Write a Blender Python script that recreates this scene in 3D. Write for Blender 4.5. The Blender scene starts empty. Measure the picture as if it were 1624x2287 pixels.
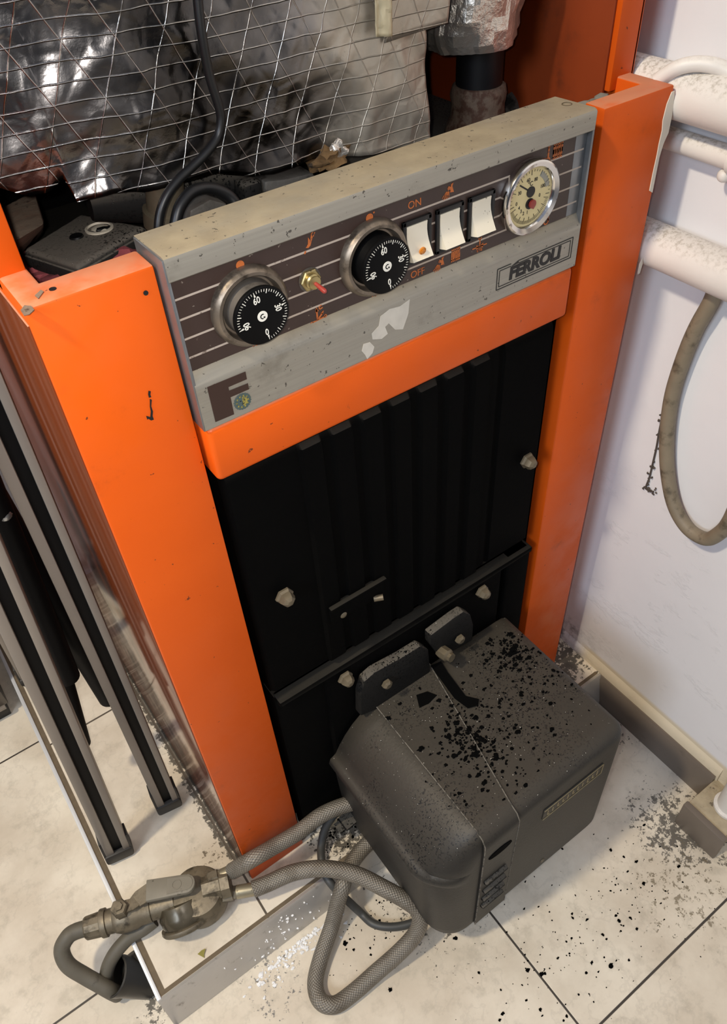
import bpy, bmesh, math, random
from mathutils import Vector, Matrix, noise
S = bpy.context.scene
COL = S.collection
rnd = random.Random(7)

# ------------------------------------------------------------------ camera
cam = bpy.data.objects.new('camera', bpy.data.cameras.new('camera'))
COL.objects.link(cam)
R0 = Vector((0.8132020638514218, -0.579607791641253, -0.052509153645226764))
R1 = Vector((-0.4392743342373309, -0.5521098074107329, -0.7086697537225877))
R2 = Vector((0.381759692251733, 0.5993576298251598, -0.7035836616510001))
CAM = Vector((-0.06362, -0.44227, 1.07524))
cam.matrix_world = Matrix(((R0.x, -R1.x, -R2.x, CAM.x), (R0.y, -R1.y, -R2.y, CAM.y), (R0.z, -R1.z, -R2.z, CAM.z), (0, 0, 0, 1)))
cam.data.sensor_fit = 'VERTICAL'
cam.data.sensor_height = 24.0
cam.data.lens = 24.0 * 1752.96 / 2287.0
cam.data.clip_start = 0.02
S.camera = cam

# ------------------------------------------------------------------ light and exposure
W = bpy.data.worlds.new('world'); S.world = W; W.use_nodes = True
wt_ = W.node_tree; wg = wt_.nodes.new('ShaderNodeTexCoord'); wx = wt_.nodes.new('ShaderNodeSeparateXYZ'); wr_ = wt_.nodes.new('ShaderNodeValToRGB')
wt_.links.new(wg.outputs['Generated'], wx.inputs[0]); wt_.links.new(wx.outputs[2], wr_.inputs[0]); wt_.links.new(wr_.outputs[0], wt_.nodes['Background'].inputs[0])
wr_.color_ramp.elements[0].position = 0.0; wr_.color_ramp.elements[0].color = (0.20, 0.22, 0.27, 1)
wr_.color_ramp.elements[1].position = 0.7; wr_.color_ramp.elements[1].color = (0.90, 1.02, 1.32, 1)
W.node_tree.nodes['Background'].inputs[1].default_value = 0.28
def lamp(name, kind, loc, target, energy, col, size):
    d = bpy.data.lights.new(name, kind); d.energy = energy; d.color = col
    if kind == 'AREA': d.shape = 'DISK'; d.size = size
    else: d.shadow_soft_size = size
    o = bpy.data.objects.new(name, d); COL.objects.link(o); o.location = loc
    o.rotation_euler = (Vector(target) - Vector(loc)).to_track_quat('-Z', 'Y').to_euler()
    return o
lamp('ceiling_lamp', 'AREA', (-0.95, -0.06, 2.25), (0.25, 0.0, 0.2), 35.0, (1.0, 0.865, 0.655), 0.14)
lamp('added_cool_fill', 'AREA', (-1.75, -0.85, 1.75), (0.5, 0.0, 0.5), 26.0, (0.74, 0.85, 1.0), 0.7)  # added cool fill to lift the shaded wall; no known source there
flash = lamp('phone_flash', 'SPOT', CAM - R0 * 0.018 - R1 * 0.010, CAM + R2 - R0 * 0.24 - R1 * -0.02, 11.5, (1.0, 0.96, 0.93), 0.006)
flash.data.spot_size = math.radians(92); flash.data.spot_blend = 1.0
S.view_settings.view_transform = 'Standard'
S.view_settings.look = 'None'
S.view_settings.gamma = 1.0
S.view_settings.use_curve_mapping = False
S.view_settings.exposure = -0.14

# ------------------------------------------------------------------ material helpers
class NT:
    def __init__(s, name):
        s.m = bpy.data.materials.new(name); s.m.use_nodes = True
        s.t = s.m.node_tree; s.b = s.t.nodes['Principled BSDF']
        s.co = s.n('ShaderNodeTexCoord').outputs['Object']
    def n(s, t, **k):
        x = s.t.nodes.new(t)
        for a, b in k.items(): setattr(x, a, b)
        return x
    def l(s, a, b): s.t.links.new(a, b)
    def val(s, inp, v):
        if hasattr(v, 'node'): s.l(v, inp)
        elif isinstance(v, (tuple, list)) and len(v) == 3 and inp.type == 'RGBA': inp.default_value = (*v, 1)
        else: inp.default_value = v
    def math(s, op, a, b=0.0, c=0.0, clamp=False):
        x = s.n('ShaderNodeMath', operation=op, use_clamp=clamp)
        s.val(x.inputs[0], a); s.val(x.inputs[1], b); s.val(x.inputs[2], c)
        return x.outputs[0]
    def noise(s, scale, detail=4, rough=0.55, vec=None, out=0):
        x = s.n('ShaderNodeTexNoise'); x.inputs['Scale'].default_value = scale
        x.inputs['Detail'].default_value = detail; x.inputs['Roughness'].default_value = rough
        s.l(vec or s.co, x.inputs['Vector']); return x.outputs[out]
    def voro(s, scale, feature='F1', vec=None):
        x = s.n('ShaderNodeTexVoronoi', feature=feature); x.inputs['Scale'].default_value = scale
        s.l(vec or s.co, x.inputs['Vector']); return x.outputs['Distance']
    def rng(s, v, a, b, c=0.0, d=1.0):
        x = s.n('ShaderNodeMapRange', interpolation_type='SMOOTHSTEP')
        s.val(x.inputs[0], v)
        for i, q in enumerate((a, b, c, d)): s.val(x.inputs[1 + i], q)
        return x.outputs[0]
    def mix(s, f, a, b):
        x = s.n('ShaderNodeMix', data_type='RGBA'); s.val(x.inputs[0], f); s.val(x.inputs[6], a); s.val(x.inputs[7], b)
        return x.outputs[2]
    def xyz(s, sock=None):
        x = s.n('ShaderNodeSeparateXYZ'); s.l(sock or s.co, x.inputs[0]); return x.outputs
    def up(s):
        return s.xyz(s.n('ShaderNodeNewGeometry').outputs['Normal'])[2]
    def scale(s, v):
        x = s.n('ShaderNodeMapping'); x.inputs['Scale'].default_value = v; s.l(s.co, x.inputs['Vector']); return x.outputs[0]
    def bump(s, h, strength=0.3, dist=0.002):
        x = s.n('ShaderNodeBump'); x.inputs['Strength'].default_value = strength; x.inputs['Distance'].default_value = dist
        s.val(x.inputs['Height'], h); s.l(x.outputs[0], s.b.inputs['Normal'])
    def done(s, col=None, rough=None, metal=None, spec=None):
        for k, v in (('Base Color', col), ('Roughness', rough), ('Metallic', metal), ('Specular IOR Level', spec)):
            if v is not None: s.val(s.b.inputs[k], v)
        return s.m

def basic(name, col, rough=0.5, metal=0.0, var=0.15, vs=30.0, dirt=None, ds=60.0, dlo=0.6, dhi=0.66, dust=None, dustamt=0.7, bump=0.0, bs=120.0, spec=0.5):
    t = NT(name)
    dark = tuple(c * (1 - var) for c in col); lite = tuple(min(1, c * (1 + var)) for c in col)
    c = t.mix(t.noise(vs, 5), dark, lite)
    r = rough
    if dust:
        u = t.rng(t.up(), 0.45, 0.9)
        f = t.math('MULTIPLY', u, t.rng(t.noise(vs * 1.7, 5), 0.25, 0.6, dustamt * 0.5, dustamt))
        c = t.mix(f, c, dust); r = t.math('MAXIMUM', rough, t.math('MULTIPLY', f, 0.85))
    if dirt: c = t.mix(t.math('MULTIPLY', t.rng(t.noise(ds, 6, 0.65), dlo, dhi), 0.85), c, dirt)
    if bump: t.bump(t.noise(bs, 5), bump)
    return t.done(c, r, metal, spec)

def orange_mat(name, rough=0.40, spec=0.2, base=((0.60, 0.082, 0.005), (0.70, 0.105, 0.007))):
    t = NT(name)
    c = t.mix(t.noise(9, 4), *base)
    u = t.rng(t.up(), 0.5, 0.9)
    d = t.math('MULTIPLY', u, t.rng(t.noise(45, 5), 0.2, 0.6, 0.25, 0.75))
    c = t.mix(d, c, (0.52, 0.25, 0.145))
    sm = t.math('MULTIPLY', t.rng(t.noise(13, 8, 0.7), 0.58, 0.75), 0.28)       # grimy smears
    c = t.mix(sm, c, (0.10, 0.03, 0.012))
    chip = t.rng(t.noise(150, 3, 0.5), 0.735, 0.755)                            # chipped paint
    c = t.mix(t.math('MULTIPLY', chip, 0.8), c, (0.045, 0.02, 0.012))
    scr = t.math('MULTIPLY', t.rng(t.noise(60, 6, 0.7, t.scale((1, 1, 0.35))), 0.68, 0.71), 0.5)
    c = t.mix(scr, c, (0.08, 0.03, 0.015))
    rg = t.rng(t.noise(25, 4), 0.3, 0.7, rough * 0.8, rough * 1.35)
    t.bump(t.noise(400, 2), 0.04, 0.0005)
    return t.done(c, t.math('MAXIMUM', rg, t.math('MULTIPLY', d, 0.8)), 0.0, spec)

def soot_metal(name, base=0.012, dust=(0.16, 0.14, 0.11), amt=0.8, speck=True, rough=0.6, grain=90, spec=0.35):
    t = NT(name)
    c = t.mix(t.noise(14, 5), (base * 0.6,) * 3, (base * 1.5, base * 1.4, base * 1.25))
    u = t.rng(t.up(), 0.25, 0.85)
    f = t.math('MULTIPLY', u, t.rng(t.noise(22, 6, 0.6), 0.2, 0.65, amt * 0.75, amt))
    c = t.mix(f, c, dust)
    if speck:
        patch = t.rng(t.noise(11, 3), 0.36, 0.62)
        s1 = t.math('MULTIPLY', t.rng(t.noise(420, 2, 0.5), 0.585, 0.61), patch)
        s2 = t.math('MULTIPLY', t.rng(t.noise(170, 4, 0.6), 0.63, 0.65), patch)
        c = t.mix(t.math('MAXIMUM', s1, s2), c, (0.003, 0.003, 0.003))
        ash = t.rng(t.noise(420, 1), 0.755, 0.78)
        c = t.mix(t.math('MULTIPLY', ash, u), c, (0.5, 0.48, 0.42))
    t.bump(t.noise(grain * 3, 4), 0.25, 0.001)
    return t.done(c, rough, 0.0, spec)

M = {}
M['orange'] = orange_mat('orange enamel')
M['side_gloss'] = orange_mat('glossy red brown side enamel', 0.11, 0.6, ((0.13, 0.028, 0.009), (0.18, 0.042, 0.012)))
M['orange_inner_shade'] = basic('sooty shaded inner orange paint', (0.26, 0.038, 0.004), 0.55, 0, 0.2, 12, dirt=(0.02, 0.008, 0.004), ds=26, dlo=0.52, dhi=0.9)  # darkened copy of the orange enamel, shade put into its colour
M['door'] = soot_metal('sooty black steel', 0.0013, (0.03, 0.027, 0.022), 0.8, False, 0.8, 90, 0.05)
M['cast'] = soot_metal('dusty cast iron', 0.012, (0.115, 0.103, 0.085), 0.85, True, 0.7, 90, 0.12)
M['burner'] = soot_metal('burner black paint', 0.014, (0.050, 0.043, 0.033), 0.95, True, 0.5)
M['lid'] = soot_metal('dusty cast lid', 0.02, (0.22, 0.195, 0.16), 0.9, True, 0.7)
M['black'] = basic('black plastic', (0.006, 0.006, 0.006), 0.45)
M['dial'] = basic('dial black', (0.002, 0.002, 0.0022), 0.5, var=0.05, spec=0.12)
M['white_paint'] = basic('dial white print', (0.72, 0.70, 0.62), 0.6, var=0.05)
M['orange_print'] = basic('orange print', (0.48, 0.125, 0.025), 0.6, dirt=(0.1, 0.04, 0.03), ds=500, dlo=0.55, dhi=0.62)
M['black_print'] = basic('black print', (0.006, 0.005, 0.005), 0.5)
M['brown_print'] = basic('brown print', (0.033, 0.014, 0.009), 0.45, var=0.06)
M['line_print'] = basic('pale line print', (0.42, 0.35, 0.29), 0.6, dirt=(0.12, 0.08, 0.06), ds=150, dlo=0.6, dhi=0.7)
M['dull_steel'] = basic('tarnished steel', (0.24, 0.195, 0.15), 0.40, 0.75, 0.4, 60, dirt=(0.04, 0.03, 0.022), ds=80, dlo=0.47, dhi=0.75)
M['dull_grey'] = basic('dull grey cup', (0.13, 0.115, 0.10), 0.5, 0.5, 0.3, 70, dirt=(0.03, 0.025, 0.02), ds=80, dlo=0.5, dhi=0.75)
M['chrome'] = basic('chrome', (0.75, 0.72, 0.68), 0.14, 1.0, 0.1, 60, dirt=(0.12, 0.1, 0.09), ds=130, dlo=0.6, dhi=0.68)
M['brass'] = basic('brass', (0.45, 0.36, 0.17), 0.35, 0.9, 0.3, 90, dirt=(0.05, 0.04, 0.02), ds=160)
M['red_plastic'] = basic('red plastic', (0.28, 0.035, 0.025), 0.35)
M['amber'] = basic('amber lens', (0.55, 0.19, 0.02), 0.12, var=0.3, vs=200)
M['cream'] = basic('cream plastic', (0.72, 0.66, 0.53), 0.4, var=0.06, dirt=(0.08, 0.06, 0.04), ds=260, dlo=0.66, dhi=0.68)
M['gauge_face'] = basic('yellowed gauge face', (0.62, 0.52, 0.27), 0.5, var=0.12, vs=60)
M['grey_print'] = basic('grey print', (0.30, 0.29, 0.24), 0.6)
M['nut'] = basic('dull brass nut', (0.16, 0.13, 0.085), 0.5, 0.5, 0.3, 150)
M['alu_end'] = basic('grey metal end strip', (0.22, 0.23, 0.24), 0.35, 0.7, 0.3, 60, dirt=(0.5, 0.5, 0.48), ds=200, dlo=0.68, dhi=0.72)
M['rust'] = basic('rusty sheet', (0.15, 0.07, 0.04), 0.8, 0.0, 0.5, 50, dirt=(0.04, 0.022, 0.015), ds=60, bump=0.5, dust=(0.22, 0.18, 0.13))
M['rust_wrap'] = basic('rusty sealing tape', (0.16, 0.11, 0.075), 0.8, 0.0, 0.5, 120, dirt=(0.07, 0.025, 0.012), ds=90, dlo=0.45, dhi=0.6, bump=0.7)
M['pipe_black'] = basic('black pipe', (0.011, 0.011, 0.012), 0.42, 0.2, 0.3)
M['grey_metal'] = basic('dusty grey metal', (0.10, 0.092, 0.08), 0.6, 0.2, 0.4, 60, dirt=(0.012, 0.01, 0.008), ds=50, dlo=0.5, dhi=0.6, bump=0.4)
M['pink_wool'] = basic('pink wool', (0.36, 0.08, 0.09), 0.95, 0, 0.3, 80, bump=0.8)
M['stone'] = basic('grey rubble', (0.17, 0.165, 0.14), 0.9, 0, 0.3, 90, bump=0.7)
M['wool'] = basic('brown mineral wool', (0.17, 0.095, 0.035), 0.95, 0, 0.5, 180, dirt=(0.02, 0.015, 0.01), bump=1.0)
M['cable'] = basic('black rubber cable', (0.006, 0.006, 0.006), 0.42)
M['grey_cable'] = basic('grey cable', (0.055, 0.055, 0.052), 0.5)
M['rubber'] = basic('grey rubber tube', (0.105, 0.092, 0.068), 0.6, 0, 0.2, 50, dirt=(0.03, 0.025, 0.018), ds=60, dlo=0.55, dhi=0.75)
M['rubber_wall'] = basic('grimy hose rubber', (0.22, 0.18, 0.125), 0.6, 0, 0.25, 40, dirt=(0.07, 0.055, 0.035), ds=45, dlo=0.5, dhi=0.7)
M['conduit'] = basic('black conduit', (0.010, 0.009, 0.008), 0.35, dust=(0.05, 0.045, 0.035), dustamt=0.6)
M['valve'] = basic('grimy valve metal', (0.15, 0.125, 0.085), 0.48, 0.45, 0.3, 70, dirt=(0.035, 0.028, 0.018), ds=60, dlo=0.48, dhi=0.7, dust=(0.24, 0.20, 0.14), dustamt=0.7, bump=0.2)
M['bowl'] = basic('oily filter bowl', (0.06, 0.048, 0.03), 0.22, 0.3, 0.4, 40, dust=(0.14, 0.12, 0.08), dustamt=0.5)
M['lever'] = basic('grey lever grip', (0.19, 0.17, 0.13), 0.55, 0, 0.15, 60, dirt=(0.06, 0.05, 0.035), ds=70)
M['steel_ferrule'] = basic('ferrule steel', (0.33, 0.29, 0.20), 0.4, 0.6, 0.3, 90, dirt=(0.08, 0.06, 0.03), ds=110)
M['leg_grey'] = basic('grey leg sheath', (0.26, 0.225, 0.19), 0.38, 0.25, 0.06, 30)
M['leg_black'] = basic('black steel tube', (0.003, 0.0028, 0.003), 0.55, spec=0.12)
M['foot_black'] = basic('rubber foot', (0.022, 0.020, 0.018), 0.55)
M['rivet'] = basic('zinc rivet', (0.55, 0.57, 0.58), 0.3, 0.9, 0.1)
M['pipe_white'] = None
M['drip'] = basic('cream paint run', (0.72, 0.66, 0.56), 0.5, var=0.08)
M['dust'] = basic('grey dust and edge highlight', (0.15, 0.135, 0.11), 0.9, 0, 0.4, 300, dirt=(0.02, 0.018, 0.015), ds=200, dlo=0.5, dhi=0.6)
M['leaf'] = basic('dry leaf', (0.22, 0.19, 0.03), 0.7)
M['cabinet'] = basic('brown lacquer', (0.10, 0.08, 0.06), 0.4)
M['soot'] = basic('soot and recess shade', (0.0025, 0.0025, 0.0025), 0.9, spec=0.03)
M['glint'] = basic('white glint grains', (0.85, 0.85, 0.85), 0.08, 0, 0.05)
M['web'] = basic('dusty cobweb', (0.075, 0.06, 0.05), 0.95)
M['gasket'] = basic('brown gasket edge', (0.16, 0.10, 0.055), 0.7)
M['gold_trim'] = basic('dull gold trim', (0.28, 0.23, 0.13), 0.45, 0.5, 0.4, 120)
M['plate_dark'] = basic('dark badge plate', (0.018, 0.015, 0.011), 0.5)
M['tape'] = basic('beige adhesive tape', (0.55, 0.47, 0.30), 0.35, 0.1, 0.3, 60)

def m_panel():
    t = NT('control panel silver')
    brushed = t.noise(500, 2, 0.5, t.scale((0.02, 1, 1)))
    c = t.mix(brushed, (0.29, 0.272, 0.228), (0.39, 0.366, 0.312))
    u = t.rng(t.up(), 0.3, 0.8)
    dustc = t.mix(t.noise(35, 6, 0.65), (0.15, 0.115, 0.07), (0.37, 0.31, 0.20))
    f = t.math('MULTIPLY', u, t.rng(t.noise(16, 4), 0.25, 0.6, 0.55, 0.95))
    c = t.mix(f, c, dustc)
    sp = t.rng(t.noise(230, 3, 0.6), 0.665, 0.69)
    c = t.mix(t.math('MULTIPLY', sp, 0.8), c, (0.035, 0.03, 0.025))
    st = t.math('MULTIPLY', t.rng(t.noise(18, 6, 0.65), 0.56, 0.72), 0.35)
    c = t.mix(st, c, (0.10, 0.085, 0.065))
    return t.done(c, t.math('MAXIMUM', 0.36, t.math('MULTIPLY', f, 0.8)), t.math('MULTIPLY', t.math('SUBTRACT', 1.0, f), 0.55), 0.5)
M['panel'] = m_panel()
def m_fascia():
    t = NT('brown fascia')
    c = t.mix(t.noise(30, 6, 0.65), (0.030, 0.016, 0.012), (0.047, 0.026, 0.020))
    c = t.mix(t.math('MULTIPLY', t.rng(t.noise(40, 6, 0.7), 0.6, 0.75), 0.7), c, (0.012, 0.009, 0.007))
    c = t.mix(t.math('MULTIPLY', t.rng(t.noise(260, 2), 0.72, 0.74), 0.7), c, (0.25, 0.21, 0.17))
    return t.done(c, 0.42, 0.0, 0.5)
M['fascia'] = m_fascia()
def m_foil():
    t = NT('reinforced aluminium foil')
    o = t.xyz()
    def thread(a, b, sp, w, wob):
        v = t.math('ADD', t.math('MULTIPLY', o[0], a), t.math('MULTIPLY', o[2], b))
        v = t.math('ADD', v, t.math('MULTIPLY', t.math('SUBTRACT', t.noise(14, 3), 0.5), wob))
        q = t.math('PINGPONG', v, sp / 2)
        return t.rng(q, 0.0, w, 1.0, 0.0)
    h = thread(0.02, 1.0, 0.0115, 0.0007, 0.005)
    d1 = thread(0.90, 0.42, 0.0285, 0.0006, 0.005)
    d2 = thread(-0.90, 0.42, 0.0285, 0.0006, 0.005)
    th = t.math('MULTIPLY', t.math('MAXIMUM', h, t.math('MULTIPLY', t.math('MAXIMUM', d1, d2), 0.7)), t.rng(t.noise(55, 4, 0.7), 0.3, 0.6, 0.35, 1.0))
    dull = t.rng(t.math('ADD', o[0], t.math('MULTIPLY', t.math('SUBTRACT', t.noise(16, 4), 0.5), 0.10)), 0.255, 0.315)
    crs = t.voro(38, 'DISTANCE_TO_EDGE')
    wr = t.math('ADD', t.math('MULTIPLY', t.noise(60, 5, 0.6), 0.6), t.math('MULTIPLY', t.rng(crs, 0.0, 0.12), 0.25))
    t.bump(t.math('ADD', t.math('MULTIPLY', th, 0.55), t.math('MULTIPLY', wr, 0.55)), 0.8, 0.0016)
    c = t.mix(t.rng(t.math('ADD', t.noise(9, 5), t.math('MULTIPLY', t.rng(o[0], 0.06, 0.16, 1.0, 0.0), 0.25)), 0.35, 0.8), (0.04, 0.036, 0.033), (0.26, 0.247, 0.24))  # dark base with paler left end: room reflections put into the foil colour
    c = t.mix(dull, c, t.mix(t.noise(30, 6, 0.65), (0.30, 0.26, 0.20), (0.66, 0.60, 0.50)))
    st = t.math('MULTIPLY', t.rng(t.noise(70, 6, 0.7), 0.6, 0.75), 0.6)
    c = t.mix(st, c, (0.06, 0.05, 0.035))
    c = t.mix(t.math('MULTIPLY', th, t.math('MULTIPLY', t.math('SUBTRACT', 1.0, dull), 0.75)), c, (0.92, 0.89, 0.82))
    r = t.math('ADD', t.math('MULTIPLY', dull, 0.22), t.rng(t.noise(25, 4), 0.3, 0.7, 0.20, 0.34))
    return t.done(c, t.math('ADD', r, t.math('MULTIPLY', th, 0.12)), t.math('SUBTRACT', 1.0, t.math('MULTIPLY', dull, 0.35)))
M['foil'] = m_foil()
def m_foil2():
    t = NT('crumpled plain foil')
    c = t.mix(t.noise(26, 5), (0.55, 0.50, 0.43), (0.90, 0.85, 0.76))
    t.bump(t.noise(45, 5, 0.6), 0.9, 0.004)
    return t.done(c, 0.36, 0.8)
M['foil2'] = m_foil2()
def m_white_pipe():
    t = NT('white painted pipe')
    c = t.mix(t.noise(20, 4), (0.70, 0.66, 0.62), (0.80, 0.77, 0.73))
    u = t.rng(t.up(), 0.25, 0.85)
    f = t.math('MULTIPLY', t.math('MULTIPLY', u, t.rng(t.xyz()[1], 0.05, 0.23, 0.25, 1.0)), t.rng(t.noise(240, 5, 0.7), 0.44, 0.66))
    c = t.mix(t.math('MULTIPLY', f, 0.75), c, (0.33, 0.29, 0.23))
    t.bump(t.noise(80, 4), 0.15, 0.002)
    return t.done(c, 0.45)
M['pipe_white'] = m_white_pipe()
def m_wall():
    t = NT('white distempered wall')
    c = t.mix(t.noise(6, 5), (0.75, 0.74, 0.765), (0.82, 0.81, 0.83))
    flake = t.rng(t.noise(14, 9, 0.72, t.scale((1, 1.0, 2.2))), 0.57, 0.62)
    o = t.xyz()
    low = t.rng(o[2], 0.45, 0.15)
    t.bump(t.math('ADD', t.math('MULTIPLY', t.math('MULTIPLY', flake, low), 1.0), t.math('MULTIPLY', t.noise(35, 6, 0.6), 0.3)), 0.28, 0.006)
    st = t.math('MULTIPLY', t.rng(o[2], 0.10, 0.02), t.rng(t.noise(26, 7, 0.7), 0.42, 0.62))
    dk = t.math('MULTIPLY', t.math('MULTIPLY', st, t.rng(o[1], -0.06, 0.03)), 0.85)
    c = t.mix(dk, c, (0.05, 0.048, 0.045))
    cream = t.math('MULTIPLY', t.rng(o[2], 0.034, 0.024), 0.85)
    c = t.mix(t.math('MULTIPLY', cream, t.rng(o[1], 0.0, -0.03)), c, (0.68, 0.58, 0.40))
    return t.done(c, 0.6, 0.0, 0.4)
M['wall'] = m_wall()
def m_tile(name, x0, y0, sx, sy, groutc, soot):
    t = NT(name); o = t.xyz()
    def line(v, v0, sp):
        q = t.math('PINGPONG', t.math('ADD', t.math('SUBTRACT', v, v0), sp * 200), sp / 2)
        return t.rng(q, 0.0011, 0.0018, 1.0, 0.0)
    g = t.math('MAXIMUM', line(o[0], x0, sx), line(o[1], y0, sy))
    n1 = t.noise(7, 7, 0.62); n2 = t.noise(38, 6, 0.65)
    c = t.mix(t.rng(n1, 0.3, 0.7), (0.60, 0.52, 0.41), (0.80, 0.725, 0.60))
    c = t.mix(t.math('MULTIPLY', t.rng(n2, 0.50, 0.72), 0.35), c, (0.33, 0.29, 0.22))
    vein = t.math('MULTIPLY', t.rng(t.math('ABSOLUTE', t.math('SUBTRACT', t.noise(11, 6, 0.6), 0.5)), 0.0, 0.02, 1.0, 0.0), 0.16)
    c = t.mix(vein, c, (0.36, 0.32, 0.26))
    for (cx, cy, r, dens, colr) in soot:
        if cx == 'along':                                                       # grime gathered along the foot of the boiler's side
            ds = t.math('ADD', t.math('ABSOLUTE', t.math('SUBTRACT', o[0], cy)), t.math('MULTIPLY', t.rng(o[1], 0.0, 0.03, 1.0, 0.0), 1.0))
        else:
            dx = t.math('SUBTRACT', o[0], cx); dy = t.math('SUBTRACT', o[1], cy)
            ds = t.math('SQRT', t.math('ADD', t.math('MULTIPLY', dx, dx), t.math('MULTIPLY', dy, dy)))
        fall = t.rng(ds, r * 0.15, r, 1.0, 0.0)
        th = t.math('SUBTRACT', 0.70, t.math('MULTIPLY', fall, dens))
        k = t.math('MULTIPLY', t.rng(t.math('SUBTRACT', t.noise(120, 7, 0.72), th), 0.0, 0.05), 0.85)
        c = t.mix(t.math('MULTIPLY', k, t.rng(fall, 0.0, 0.2)), c, colr)
    c = t.mix(g, c, groutc)
    t.bump(t.math('SUBTRACT', t.math('MULTIPLY', n2, 0.3), g), 0.3, 0.002)
    return t.done(c, t.rng(n2, 0.3, 0.7, 0.30, 0.48), 0.0, 0.5)
BK = (0.02, 0.018, 0.015)
M['tile_floor'] = m_tile('beige floor tile', 0.2425, 0.0225, 0.403, 0.403, (0.05, 0.04, 0.032),
    [(0.54, -0.28, 0.13, 0.24, (0.05, 0.045, 0.04)), (0.57, -0.12, 0.07, 0.16, (0.06, 0.05, 0.04)), (0.20, -0.13, 0.16, 0.17, BK), (0.47, -0.34, 0.13, 0.16, (0.20, 0.16, 0.10)), (-0.16, -0.03, 0.06, 0.26, BK), (-0.04, -0.10, 0.10, 0.14, (0.12, 0.12, 0.12))])
M['tile_step'] = m_tile('beige platform tile', -0.0065, 0.3610, 0.403, 0.4120, (0.10, 0.08, 0.06),
    [(0.14, -0.01, 0.10, 0.27, BK), (0.57, 0.0, 0.08, 0.3, BK), ('along', -0.003, 0.022, 0.30, (0.035, 0.03, 0.022)), ('along', 0.0, 0.005, 0.55, (0.03, 0.026, 0.02)), (-0.03, 0.06, 0.05, 0.16, (0.10, 0.07, 0.04))])
M['alu_strip'] = basic('aluminium nosing', (0.50, 0.475, 0.44), 0.34, 0.4, 0.12, 25, dirt=(0.12, 0.10, 0.08), ds=60, dlo=0.58, dhi=0.8, bump=0.05)
M['white_edge'] = basic('white edge profile', (0.66, 0.67, 0.68), 0.4, 0.2, 0.05)
M['grout_brown'] = basic('brown grout', (0.14, 0.105, 0.065), 0.9, 0, 0.35, 90)
M['skirting'] = basic('grey brown skirting tile', (0.155, 0.125, 0.100), 0.42, 0, 0.12, 16, dirt=(0.06, 0.05, 0.04), ds=30, dlo=0.58, dhi=0.8)
M['mortar'] = basic('crumbly mortar', (0.42, 0.35, 0.24), 0.95, 0, 0.35, 60, dirt=(0.12, 0.09, 0.06), ds=70, bump=0.9)
def m_braid():
    t = NT('braided steel hose'); 
    v = t.n('ShaderNodeUVMap').outputs[0]; u = t.xyz(v)
    a = t.math('PINGPONG', t.math('ADD', t.math('MULTIPLY', u[0], 16.0), t.math('MULTIPLY', u[1], 250.0)), 0.5)
    b = t.math('PINGPONG', t.math('SUBTRACT', t.math('MULTIPLY', u[0], 16.0), t.math('MULTIPLY', u[1], 250.0)), 0.5)
    w = t.math('MULTIPLY', t.math('ADD', a, b), 1.0)
    c = t.mix(t.math('MULTIPLY', w, 1.0), (0.10, 0.088, 0.07), (0.30, 0.27, 0.225))
    c = t.mix(t.math('MULTIPLY', t.rng(t.noise(40, 5), 0.45, 0.7), 0.5), c, (0.10, 0.08, 0.055))
    t.bump(w, 0.6, 0.0012)
    return t.done(c, 0.5, 0.35)
M['braid'] = m_braid()

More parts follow.
